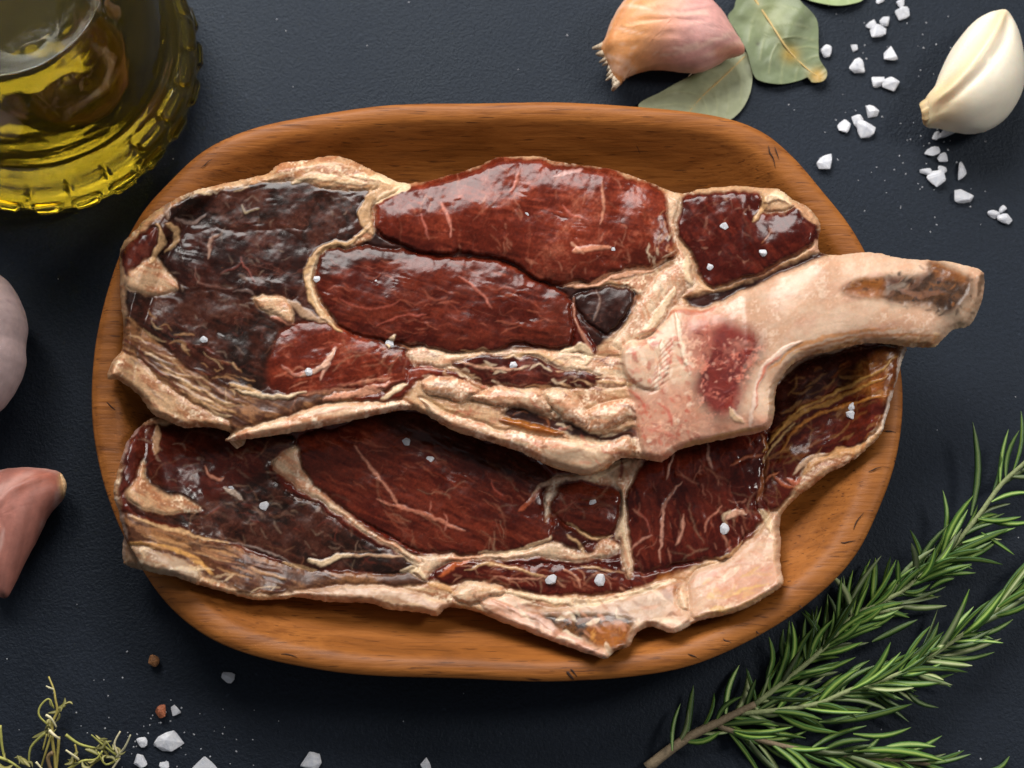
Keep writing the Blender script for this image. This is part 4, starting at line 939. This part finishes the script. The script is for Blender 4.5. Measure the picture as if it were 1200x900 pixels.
# garlic head cut by the left edge
def bulb():
    c = W(-88, 402, .022); R = 117 * S; org = (c[0], c[1], 0); H = .052
    root = empty('garlic_bulb', org); tag(root, 'whole greyish pink garlic bulb in papery skin left of the plate', 'garlic bulb')
    prof = [(.02, 0), (.35, .0), (.62, .03), (.84, .13), (.97, .28), (1.0, .42), (.95, .56), (.82, .68), (.62, .78), (.42, .85), (.27, .90), (.18, .96), (.14, 1.05), (.13, 1.16)]
    pr = spline(prof, 4, False); n = 160; A_ = np.linspace(0, 2 * math.pi, n, endpoint=False)
    V = []; C = []
    for r, z in pr:
        lob = 1 - .035 * np.abs(np.sin(A_ * 3.5 + 1.57)) ** 8 * (r > .3) + .0015 * np.sin(A_ * 37 + 4 * z)
        V.append(np.stack([R * r * lob * np.cos(A_), R * r * lob * np.sin(A_), np.full(n, H * z)], -1))
        st_ = fbm(A_ * 16, np.full(n, z * 1.5), 3, 6)
        cc = np.ones((n, 3)) * lin((186, 162, 160)) * (.80 + .4 * st_)[:, None]
        vein = np.clip(1 - np.abs(np.sin(A_ * 26 + 2.4 * np.sin(z * 3))) / .05, 0, 1) * .45
        C.append(blendc(cc, (128, 92, 100), vein))
    V = np.concatenate(V); C = np.concatenate(C); m = len(pr)
    F = [(i * n + k, i * n + (k + 1) % n, (i + 1) * n + (k + 1) % n, (i + 1) * n + k) for i in range(m - 1) for k in range(n)]
    F.append(tuple(range(n - 1, -1, -1))); F.append(tuple((m - 1) * n + k for k in range(n)))
    mesh_np('papery_skin', V, F, M_SKIN, root, C)
    V, F = tube([np.array((0, 0, H * 1.1)), np.array((.001, 0, H * 1.2)), np.array((.003, .001, H * 1.32))], [R * .125, R * .10, R * .06], 10, 3)
    mesh_np('stem_stub', V, F, M_TWIG, root, np.ones((len(V), 3)) * lin((196, 176, 150)))
bulb()

# ------------------------------------------------------------------ bay leaves
def bay(outline, center, rib, zfn, base_c, spots, label, thick=.0005):
    P, C, s = polar(outline, center, 30, 9); n = len(P)
    uv = np.concatenate([C[None]] + [C + (P - C) * k for k in s])
    u, v = uv.T; rs_ = spline(rib, 6, False); vd = np.full(len(u), 99.)
    for q in range(3, len(rs_) - 2, 3):
        t_ = rs_[min(q + 2, len(rs_) - 1)] - rs_[q - 2]; t_ = t_ / np.hypot(*t_); nn = np.array([-t_[1], t_[0]])
        for sg in (-1, 1):
            e = rs_[q] + t_ * 26 + nn * sg * 34; e2 = rs_[q] + t_ * 9 + nn * sg * 18
            vd = np.minimum(vd, pdist([rs_[q], e2, e], u, v))
    vein = np.exp(-(vd / 1.1) ** 2)
    z = zfn(u, v) + .00022 * vein + .0006 * (fbm(u / 14, v / 14, 2, 6) - .5); z = np.maximum(z, .0003); xy = W(u, v, z)[:, :2]
    org = W(C[0], C[1], 0)
    V = np.concatenate([np.c_[xy, z + thick], np.c_[xy, z]]); N = len(uv); F = []
    for k in range(n):
        k2 = (k + 1) % n
        F.append((0, 1 + k, 1 + k2)); F.append((N, N + 1 + k2, N + 1 + k))
        for r in range(len(s) - 1):
            a0, b0, c0, d0 = 1 + r * n + k, 1 + r * n + k2, 1 + (r + 1) * n + k2, 1 + (r + 1) * n + k
            F.append((a0, d0, c0, b0)); F.append((N + a0, N + b0, N + c0, N + d0))
        l = 1 + (len(s) - 1) * n; F.append((l + k, N + l + k, N + l + k2, l + k2))
    c = np.ones((N, 3)) * lin(base_c); nz = fbm(u / 16, v / 16, 3, 2); c = c * (.82 + .36 * nz)[:, None]
    d = seg_dist(spline(rib, 4, False), u, v, False)[0]; c = blendc(c, (176, 168, 120), np.exp(-(d / 4) ** 2) * .35)
    c = blendc(c, (170, 172, 124), vein * .25)
    for (x, y, r, cc) in spots: c = blendc(c, cc, np.exp(-(np.hypot(u - x, v - y) / r) ** 2))
    rt = empty('bay_leaf', tuple(org)); tag(rt, label, 'leaf', 'dried bay leaves')
    ob = mesh_np('leaf_blade', V, F, M_LEAF, rt, np.concatenate([c, c]), origin=org)
    bm = bmesh.new(); bm.from_mesh(ob.data); bmesh.ops.recalc_face_normals(bm, faces=bm.faces); bm.to_mesh(ob.data); bm.free()
    rp = spline(rib, 3, False); rz = zfn(rp[:, 0], rp[:, 1]) + thick
    V, F = tube([W(a, b, c_) for (a, b), c_ in zip(rp, rz)], [1.6 * S, 1.3 * S, .6 * S], 6, 2, flat=.6)
    mesh_np('midrib', V, F, M_LEAF, ob, np.ones((len(V), 3)) * lin((190, 164, 104)), origin=org)
bay([(748,124),(775,108),(800,94),(830,80),(858,67),(874,62),(881,80),(880,105),(871,126),(857,140),(835,150),(800,152),(768,142)], (826, 110), [(873,66),(848,90),(822,114),(804,136)],
    lambda u, v: .0006 + .0010 * ((u - 815) / 70) ** 2 * sstep(60, 140, v), (150, 156, 122), [(812, 92, 12, (112, 118, 82))], 'flat pale green bay leaf half tucked under the garlic clove and plate rim')
bay([(866,-4),(860,10),(853,21),(864,40),(875,61),(883,88),(893,96),(915,99),(936,95),(947,91),(952,97),(965,95),(969,85),(960,69),(959,53),(957,24),(941,5),(928,-6),(895,-16)], (912, 48), [(880,-8),(905,30),(925,60),(950,84),(966,93)],
    lambda u, v: .0012 + .0030 * sstep(35, 0, np.abs(u - 930 + .5 * (v - 30))) * sstep(90, 10, v) + .0022 * fbm(u / 26, v / 26, 2, 3), (106, 118, 84), [(926, 64, 10, (158, 130, 50)), (958, 90, 9, (178, 140, 60)), (905, 20, 22, (134, 142, 100)), (888, 52, 2.5, (70, 74, 50))], 'curled olive green bay leaf with yellow blotch next to the salt')
bay([(928,-12),(944,-1),(960,4),(981,7),(998,5),(1010,1),(1016,-8),(1000,-20),(960,-24)], (970, -8), [(925,-14),(965,-8),(1014,-5)],
    lambda u, v: .0010 + .0016 * sstep(-2, 8, v), (140, 156, 110), [], 'green bay leaf tip poking in above the curled leaf')

# ------------------------------------------------------------------ salt and pepper
rnd = random.Random(11)
def crystal(name, u, v, ru, rv, z, mat, seed, rot=0., flat=.5, npts=15, jag=.38):
    r = random.Random(seed); bm = bmesh.new(); ca, sa = math.cos(rot), math.sin(rot)
    pts = []
    for i in range(npts):
        a = r.uniform(0, 2 * math.pi); h = r.uniform(-1, 1); q = math.sqrt(1 - h * h) * r.uniform(1 - jag, 1)
        x, y = math.cos(a) * q * ru * S * 1.42, math.sin(a) * q * rv * S * 1.42
        pts.append((x * ca - y * sa, x * sa + y * ca, h * flat * min(ru, rv) * S))
    zm = min(p[2] for p in pts)
    for p in pts: bm.verts.new((p[0], p[1], p[2] - zm))
    res = bmesh.ops.convex_hull(bm, input=bm.verts)
    for g in list(bm.verts):
        if not g.link_faces: bm.verts.remove(g)
    bmesh.ops.dissolve_limit(bm, angle_limit=math.radians(14), verts=bm.verts, edges=bm.edges)
    bmesh.ops.bevel(bm, geom=list(bm.edges), offset=.10 * min(ru, rv) * S, segments=2, affect='EDGES', clamp_overlap=True)
    me = bpy.data.meshes.new(name); bm.to_mesh(me); bm.free(); me.materials.append(mat)
    o = link(bpy.data.objects.new(name, me)); p = W(u, v, z); o.location = (p[0], p[1], z); return o
SALT = {
 'salt crystal right beside the yellow tip of the curled bay leaf': [(967,61,9,8)],
 'tiniest salt crystal in the scatter between bay leaf and peeled garlic': [(1001,56,4,6)],
 'single salt crystal lying by itself between bay leaf and peeled garlic': [(1004,79,10,9),(1042,64,9,10)],
 'salt crystal in the tight clump of three near the bay leaves': [(1027,38,9,12),(1037,25,7,7),(1021,30,6,6)],
 'salt crystal beyond the clump of three, on the side away from the plate': [(1057,16,8,11),(1055,4,7,6),(1031,1,6,4)],
 'salt crystal in the touching pair left of the peeled garlic': [(1029,98,8,9),(1044,100,11,9)],
 'salt crystal in the group of four between plate rim and peeled garlic': [(989,149,9,7),(1004,142,7,8),(1013,153,10,10),(1021,131,8,8)],
 'salt crystal tucked against the underside of the peeled garlic': [(1110,157,13,6),(1097,160,6,5)],
 'salt crystal in the cluster of five just below the peeled garlic': [(1093,179,9,7),(1103,187,7,7),(1096,210,11,12),(1085,201,8,6),(1104,200,5,7)],
 'large flat salt crystal lying alone past the cluster of five': [(1126,232,13,9)],
 'salt crystal in the small trio farthest below the peeled garlic': [(1164,253,8,6),(1177,256,8,8),(1175,246,5,5)],
 'small salt crystal touching the reddish brown peppercorn crumb': [(205,834,6,6)],
 'largest salt crystal beside the dried thyme sprig': [(199,870,15,11)],
 'small salt crystal between the dried thyme and the largest crystal': [(167,869,6,6),(166,893,8,8),(191,897,7,5)],
 'second large salt crystal, just past the largest one from the thyme': [(243,898,13,9)],
 'medium salt crystal lying alone between thyme and rosemary': [(366,893,11,9)],
 'smallest lone salt crystal between thyme and rosemary, below the plate': [(500,896,6,6)],
}
k = 0
for lab, lst in SALT.items():
    for (u, v, a, b) in lst:
        k += 1; tag(crystal('salt_crystal', u, v, a, b, 0, M_SALT, k, rnd.uniform(-.5, .5)), lab, 'salt', 'coarse salt crystals on the table')
tag(crystal('salt_crystal', 965, 192, 11, 10, 0, M_SALT, 90, .4), 'single round salt crystal right against the upper right plate rim', 'salt')
tag(crystal('salt_crystal', 1125, 202, 7, 10, 0, M_SALT, 91, -.3), 'small greyish oval salt crystal apart from the cluster below peeled garlic', 'salt')
tag(crystal('salt_crystal', 268, 794, 8, 6, 0, M_SALT, 92, -.4), 'lone small salt crystal just below the lower left plate rim', 'salt')
for F_, lst, lab in ((A, [(616,251,4,3),(457,403,4,5),(362,436,4,4),(239,399,4,4),(601,429,5,4),(372,327,4,4),(848,265,5,4),(895,297,5,5),(832,313,4,4),(718,292,3,3),(440,330,3,2.5)], 'tiny salt grain stuck to the upper steak'),
                     (B, [(1001,476,6,4),(999,487,7,4.5),(693,590,6,3.5),(503,539,5,3.5),(477,518,5,4),(646,680,6,6),(703,680,7,6),(849,620,5,6),(310,593,5,5),(612,527,5,3),(635,540,6,4),(270,573,5,3)], 'tiny salt grain stuck to the lower steak')):
    for (u, v, a, b) in lst:
        k += 1; tag(crystal('salt_grain', u, v, a * .92, b * .92, F_.z_at(u, v) - .0006, M_SALT, k, rnd.uniform(-.6, .6), npts=26, jag=.15), lab, 'salt', lab.replace('tiny salt grain', 'salt grains'))
for (u, v, a, b, c, lab) in ((181,776,7,7,(150,100,58),'light brown broken peppercorn alone on the table below the plate'), (190,834,6.5,7.5,(168,96,62),'reddish brown peppercorn crumb touching a salt crystal')):
    o = crystal('peppercorn', u, v, a, b, 0, M_PEPPER, k + int(u), .3, .85, 18, .45)
    at = o.data.color_attributes.new('Col', 'FLOAT_COLOR', 'POINT')
    for i, d in enumerate(at.data):
        f = .6 + .8 * ((i * 37) % 17) / 17; d.color = tuple(lin(c) * f) + (1,)
    tag(o, lab, 'peppercorn')

def dust():
    r = random.Random(8); V = []; F = []
    for i in range(260):
        if i < 120: u, v = r.gauss(1070, 70), r.gauss(130, 90)
        elif i < 180: u, v = r.gauss(200, 60), r.gauss(862, 30)
        else: u, v = r.uniform(-40, 1240), r.uniform(-40, 940)
        p = W(u, v, 0)
        if math.hypot(p[0] - PC[0], p[1] - PC[1]) < rim_r(math.atan2(p[1] - PC[1], p[0] - PC[0])) * 1.02: continue
        q = S * r.uniform(.5, 1.5); k0 = len(V)
        for a in range(4):
            t = a * math.pi / 2 + r.uniform(-.4, .4); V.append((p[0] + q * math.cos(t), p[1] + q * math.sin(t), 0.0001))
        V.append((p[0], p[1], q * .9)); F += [(k0 + a, k0 + (a + 1) % 4, k0 + 4) for a in range(4)] + [(k0 + 3, k0 + 2, k0 + 1, k0)]
    tag(mesh_np('salt_dust', V, F, M_SALT, smooth=False), 'fine salt dust and crumbs sprinkled over the dark tabletop', 'salt dust', kind='stuff')
dust()
# ------------------------------------------------------------------ rosemary
def leaf_mesh(seed):
    r = np.random.RandomState(seed); n = 7
    bz = r.uniform(-.10, .14); by = r.uniform(-.11, .11); V = []; C = []
    prof = [.35, .8, 1.0, 1.0, .92, .7, .08]
    yy = [-1, -.55, 0, .55, 1]; zz = [-.30, .22, .02, .22, -.30]
    top = lin((46, 90, 22)); rib = lin((138, 166, 80)); und = lin((150, 162, 116))
    for i in range(n):
        t = i / (n - 1); w = prof[i] * .5
        for y, z in zip(yy, zz):
            V.append((t, by * math.sin(t * math.pi) + y * w * .115 * 1.0, bz * math.sin(t * math.pi * .5) * t + z * w * .115))
            C.append(rib if y == 0 else (top if abs(y) < .9 else top * .85 + und * .15))
    k = len(V)
    for i in range(n):
        t = i / (n - 1); V.append((t, by * math.sin(t * math.pi), bz * math.sin(t * math.pi * .5) * t - .10 * prof[i] * .115)); C.append(und)
    F = []
    for i in range(n - 1):
        for j in range(4): F.append((i * 5 + j, (i + 1) * 5 + j, (i + 1) * 5 + j + 1, i * 5 + j + 1))
        F.append((i * 5, k + i, k + i + 1, (i + 1) * 5)); F.append((i * 5 + 4, (i + 1) * 5 + 4, k + i + 1, k + i))
    return np.array(V), F, np.array(C)
def place_leaf(me, mat, name, parent, org, a, b, width, roll, rr):
    a = Vector(a); b = Vector(b); x = (b - a); Ln = x.length; x.normalize()
    y = Vector((0, 0, 1)).cross(x)
    y = Vector((0, 1, 0)) if y.length < 1e-4 else y.normalized()
    z = x.cross(y); y2 = y * math.cos(roll) + z * math.sin(roll); z2 = x.cross(y2)
    m = Matrix.Identity(4); wv = width / .115
    for i in range(3): m[i][0] = x[i] * Ln; m[i][1] = y2[i] * wv; m[i][2] = z2[i] * max(wv, Ln * .6)
    o = bpy.data.objects.new(name, me); link(o, parent)
    m.translation = a - Vector(org); o.matrix_local = m; return o
ROSE = []
for sdd in range(14):
    V, F, C = leaf_mesh(sdd); o = mesh_np('leaf', V, F, M_ROSE, None, C); ROSE.append(o.data); bpy.data.objects.remove(o)
def rosemary():
    org = W(770, 890, 0); rt = empty('rosemary_sprig', tuple(org))
    tag(rt, 'fresh green rosemary sprig with woody stem branching beside the plate', 'rosemary')
    tw = lin((142, 124, 98)); gr = lin((150, 160, 110))
    br = [([(758,900,.004),(800,868,.005),(850,842,.006),(885,825,.007)], [6.2, 5.6, 4.4, 3.6], tw),
          ([(885,825,.007),(930,790,.008),(970,755,.009),(1000,722,.009),(1053,695,.009),(1090,666,.009),(1112,646,.008),(1146,605,.008),(1173,568,.009),(1200,543,.010),(1232,512,.011)], [3.4, 2.8, 2.6, 2.6, 2.6, 2.2], gr),
          ([(868,836,.006),(915,832,.008),(960,824,.009),(998,808,.010),(1038,796,.010),(1075,779,.010),(1119,750,.010),(1156,724,.010),(1200,684,.011),(1235,655,.011)], [3.2, 2.6, 2.6, 2.4, 2.2], gr),
          ([(840,850,.004),(880,864,.005),(925,876,.006),(980,884,.006),(1040,890,.006),(1090,896,.006)], [3.4, 3.0, 2.4, 2.0], tw)]
    for pts, rad, c in br:
        V, F = tube(px(pts, 0), [r * S for r in rad], 8, 4); mesh_np('stem', V, F, M_TWIG, rt, np.ones((len(V), 3)) * c, origin=org)
    r = random.Random(3); cnt = 0
    def leaf(u0, v0, z0, u1, v1, z1, w=None, roll=None):
        place_leaf(r.choice(ROSE), M_ROSE, 'leaf', rt, org, W(u0, v0, z0), W(u1, v1, max(z1, .0022)), (w or r.uniform(6.4, 9.0)) * .9 * S, (r.uniform(-.9, .9) + (math.pi if r.random() < .2 else 0)) if roll is None else roll, r)
    def along(pts, t0, t1, n, lmin, lmax, spread=(14, 46), sides=(-1, 1)):
        P = spline(pts, 10, False); m = len(P)
        for i in range(n):
            t = t0 + (t1 - t0) * (i + r.random()) / n; f = t * (m - 1); a = int(min(f, m - 2)); q = P[a] + (P[a + 1] - P[a]) * (f - a)
            d = P[min(a + 3, m - 1)] - P[max(a - 3, 0)]; ang = math.atan2(d[1], d[0])
            s = sides[i % len(sides)]; th = ang + s * math.radians(r.uniform(*spread)); ln = r.uniform(lmin, lmax) * r.choice((.7, .9, 1, 1, 1.08))
            leaf(q[0], q[1], q[2], q[0] + ln * math.cos(th), q[1] + ln * math.sin(th), q[2] + r.uniform(-.007, .009))
    along(br[1][0], 0.0, .58, 84, 46, 86, (10, 40))
    along(br[1][0], .0, .5, 14, 36, 60, (50, 80), (-1,))
    along(br[1][0], .60, .70, 5, 40, 62, (20, 40), (1,))
    along(br[1][0], .76, .98, 10, 50, 80, (15, 45))
    along(br[2][0], 0.0, .70, 72, 50, 90, (8, 36))
    along(br[2][0], .35, .6, 10, 44, 66, (30, 60), (1,))
    along(br[2][0], .70, .98, 26, 60, 100, (4, 16))
    along(br[3][0], .0, .95, 44, 46, 84, (6, 34))
    along(br[0][0], .25, .95, 14, 40, 66, (20, 50))
    for (a, b, c, d, w) in ((1138,604,1139,496,9),(1104,636,1106,574,7),(1172,568,1182,502,6),(1146,608,1196,606,7),(1150,606,1214,610,7),(1162,588,1212,576,7),(1128,636,1188,622,8),(1150,624,1188,650,5),(1112,648,1160,640,8),
        (1100,660,1142,664,7),(1086,674,1140,672,7),(1090,690,1118,678,7),(788,880,798,824,6),(898,796,901,746,7),(922,790,926,728,8),(944,772,944,724,6),(968,756,976,716,6),(998,742,1018,684,6),(1022,752,1075,728,8),(1006,790,1060,766,8),(1060,774,1098,730,10),
        (1032,806,1074,808,8),(1060,806,1098,830,7),(980,846,1068,824,9),(1000,860,1068,852,7),(1036,876,1096,876,10),(960,846,1028,820,9),(1000,880,1110,892,9)):
        leaf(a, b, .009, c, d, .008 + r.uniform(-.004, .006), w, r.uniform(-.4, .4))
rosemary()
org = W(1165, 896, 0); V, F, C = leaf_mesh(30)
o = bpy.data.objects.new('rosemary_leaf', ROSE[2]); link(o)
a, b = Vector(W(1155, 903, .0012)), Vector(W(1183, 886, .0014)); x = b - a; Ln = x.length; x.normalize(); y = Vector((0, 0, 1)).cross(x).normalized(); z = x.cross(y)
m = Matrix.Identity(4)
for i in range(3): m[i][0] = x[i] * Ln; m[i][1] = y[i] * 6 * S / .115; m[i][2] = z[i] * 6 * S / .115
m.translation = a; o.matrix_world = m
tag(o, 'single loose rosemary leaf lying on the table apart from the sprig', 'rosemary')

# ------------------------------------------------------------------ dried thyme
def thyme():
    org = W(62, 890, 0); rt = empty('thyme_sprig', tuple(org))
    tag(rt, 'thin dried yellow green thyme sprig with curled stems near the small salt crystals', 'thyme')
    ol = lin((158, 148, 76)); pale = lin((220, 214, 174)); br = lin((124, 104, 72)); yg = lin((176, 176, 92))
    for pts, w0, w1, c in [
        ([(66,905,.002),(63,881,.004),(61,862,.006),(62,846,.007),(67,833,.008),(65,820,.009),(63,808,.009),(57,793,.008)], 1.9, 1.0, ol),
        ([(63,808,.009),(58,806,.010),(54,804,.010)], 1.2, .8, pale), ([(56,849,.007),(46,839,.009),(47,828,.010),(57,819,.011),(63,830,.009)], 1.2, .9, yg),
        ([(77,861,.005),(93,872,.004),(113,877,.003)], 1.8, 1.2, yg), ([(140,887,.003),(134,872,.006),(141,857,.008)], 1.5, .8, pale), ([(136,888,.003),(146,876,.006),(153,861,.008)], 1.5, .8, pale),
        ([(138,886,.003),(122,874,.005),(107,861,.007)], 1.5, .8, yg), ([(140,888,.003),(124,896,.003),(115,881,.005)], 1.4, .9, yg), ([(140,888,.003),(131,902,.002)], 1.4, 1., pale),
        ([(76,904,.002),(96,892,.003),(112,890,.004),(120,880,.005)], 1.6, 1., yg), ([(92,890,.003),(84,884,.006),(77,879,.007)], 1.6, 1., pale), ([(53,859,.006),(36,876,.004),(34,899,.002)], 1.6, 1.0, yg),
        ([(69,863,.005),(68,880,.004),(66,902,.002)], 1.8, 1.3, ol), ([(55,860,.006),(50,879,.005)], 1.2, .8, ol), ([(60,862,.006),(54,880,.005),(48,900,.002)], 1.4, 1., ol), ([(62,882,.005),(56,888,.004),(60,904,.002)], 2.6, 2., br),
        ([(0,850,.006),(2,872,.004),(5,888,.002)], 1.8, 1.2, yg), ([(-6,886,.003),(10,892,.003),(26,902,.002)], 2.0, 1.2, yg), ([(54,838,.009),(60,842,.009),(66,852,.007)], 1.6, 1.0, pale), ([(58,856,.008),(64,862,.008),(70,866,.006)], 1.9, 1.2, pale),
        ([(88,872,.004),(90,886,.003),(86,900,.002)], 1.2, .8, ol), ([(100,904,.002),(112,893,.003),(126,886,.003)], 1.3, .8, ol), ([(42,893,.003),(50,902,.002)], 1.4, 1., pale), ([(132,880,.004),(124,868,.006)], 1.0, .6, yg)]:
        V, F = tube(px(pts, 0), [w0 * 1.05 * S, w1 * 1.0 * S], 6, 4); mesh_np('stem', V, F, M_THYME, rt, np.ones((len(V), 3)) * c, origin=org)
    tm = []
    for sdd in (41, 42, 43):
        V, F, C = leaf_mesh(sdd); C = np.where(C[:, :1] > .1, lin((176, 170, 120)), lin((128, 126, 62))); ob = mesh_np('leaf', V, F, M_THYME, None, C); tm.append(ob.data); bpy.data.objects.remove(ob)
    r = random.Random(5)
    for hub in ((122,876),(134,884),(96,892),(66,834),(60,856),(24,894)):
        for _ in range(5):
            a0 = r.uniform(0, 6.28); u0, v0 = hub[0] + r.gauss(0, 6), hub[1] + r.gauss(0, 4); l0 = r.uniform(7, 12)
            place_leaf(r.choice(tm), M_THYME, 'leaf', rt, org, W(u0, v0, .004), W(u0 + l0 * math.cos(a0), v0 + l0 * math.sin(a0), r.uniform(.002, .007)), r.uniform(2.5, 4.5) * S, r.uniform(-.8, .8), r)
    for (a, b, c, d, w) in ((56,856,37,865,5),(67,830,76,818,5),(20,888,34,898,6),(-4,893,14,896,9),(112,877,122,868,5),(118,876,126,866,5),(122,880,131,868,5),(100,878,115,884,5),(112,884,116,872,4),(76,896,84,886,5),(84,892,92,882,5),(96,892,106,898,5),(124,888,136,894,4),(66,832,71,834,5),(56,850,62,842,5),(30,896,20,886,5)):
        place_leaf(r.choice(tm), M_THYME, 'leaf', rt, org, W(a, b, .004), W(c, d, .004 + r.uniform(-.001, .003)), w * S, r.uniform(-.5, .5), r)
thyme()

# ------------------------------------------------------------------ oil bottle
def lathe(prof, n, fn=None):
    V = []; m = len(prof); A_ = np.linspace(0, 2 * math.pi, n, endpoint=False)
    for r, z in prof:
        rr = r + (fn(A_, z) if fn else 0); V.append(np.stack([rr * np.cos(A_), rr * np.sin(A_), np.full(n, z)], -1))
    F = [(i * n + k, i * n + (k + 1) % n, (i + 1) * n + (k + 1) % n, (i + 1) * n + k) for i in range(m - 1) for k in range(n)]
    return np.concatenate(V), F
def bottle():
    c = W(62, 91, 0); rt = empty('oil_bottle', tuple(c)); rt.scale = (1.0, 1.0, 1.0); tag(rt, 'glass bottle of golden olive oil with embossed ring of blocks round its foot', 'bottle')
    out = [(.002, .0), (.044, .0), (.0495, .001), (.0525, .004), (.0540, .009), (.0542, .014), (.0538, .019), (.0530, .024), (.0512, .029), (.0492, .0325), (.0478, .0345), (.0472, .0375), (.0472, .044), (.0464, .056), (.0436, .070), (.038, .084), (.031, .097), (.022, .108), (.0165, .117), (.0150, .128), (.0150, .160), (.0165, .163), (.0165, .170)]
    op = spline(out, 5, False)
    def emboss(a, z):
        q = .0022 * np.exp(-((z - .0235) / .0032) ** 4) * sstep(.08, .34, np.abs(np.sin(a * 12))) + .0020 * np.exp(-((z - .0125) / .0030) ** 4) * sstep(.30, .75, np.abs(np.sin(a * 12 + .8)))
        return q + .0002 * np.sin(a * 5 + z * 120)
    inn = [(.0135, .170), (.0128, .160), (.0128, .128), (.0140, .118), (.0195, .108), (.0285, .0965), (.0355, .083), (.0408, .069), (.0438, .056), (.0446, .044), (.0446, .0375), (.0455, .033), (.0482, .0285), (.0500, .022), (.0508, .014), (.0490, .0075), (.044, .0050), (.002, .0045)]
    ip = spline(inn, 3, False); n = 288
    V1, F1 = lathe(op, n, emboss); V2, F2 = lathe(ip, n)
    o1 = len(V1); F = F1 + [tuple(i + o1 for i in f) for f in F2]; m1 = len(op); m2 = len(ip)
    for k in range(n): F.append(((m1 - 1) * n + k, (m1 - 1) * n + (k + 1) % n, o1 + (k + 1) % n, o1 + k))
    F.append(tuple(range(n - 1, -1, -1))); F.append(tuple(o1 + (m2 - 1) * n + k for k in range(n)))
    mesh_np('glass_body', np.concatenate([V1, V2]), F, glass_mat(), rt)
    oil = [(.002, .0043), (.044, .0048), (.0492, .0073), (.0510, .014), (.0502, .022), (.0484, .0287), (.0457, .0333), (.0448, .0377), (.0448, .044), (.0440, .056), (.0410, .069), (.0357, .083), (.0335, .0865), (.0325, .0868), (.002, .0866)]
    V, F = lathe(spline(oil, 6, False), n, lambda a, z: emboss(a, z) * (z < .036)); mm = len(V) // n
    F.append(tuple(range(n - 1, -1, -1))); F.append(tuple((mm - 1) * n + k for k in range(n)))
    mesh_np('oil', V, F, oil_mat(), rt)
bottle()
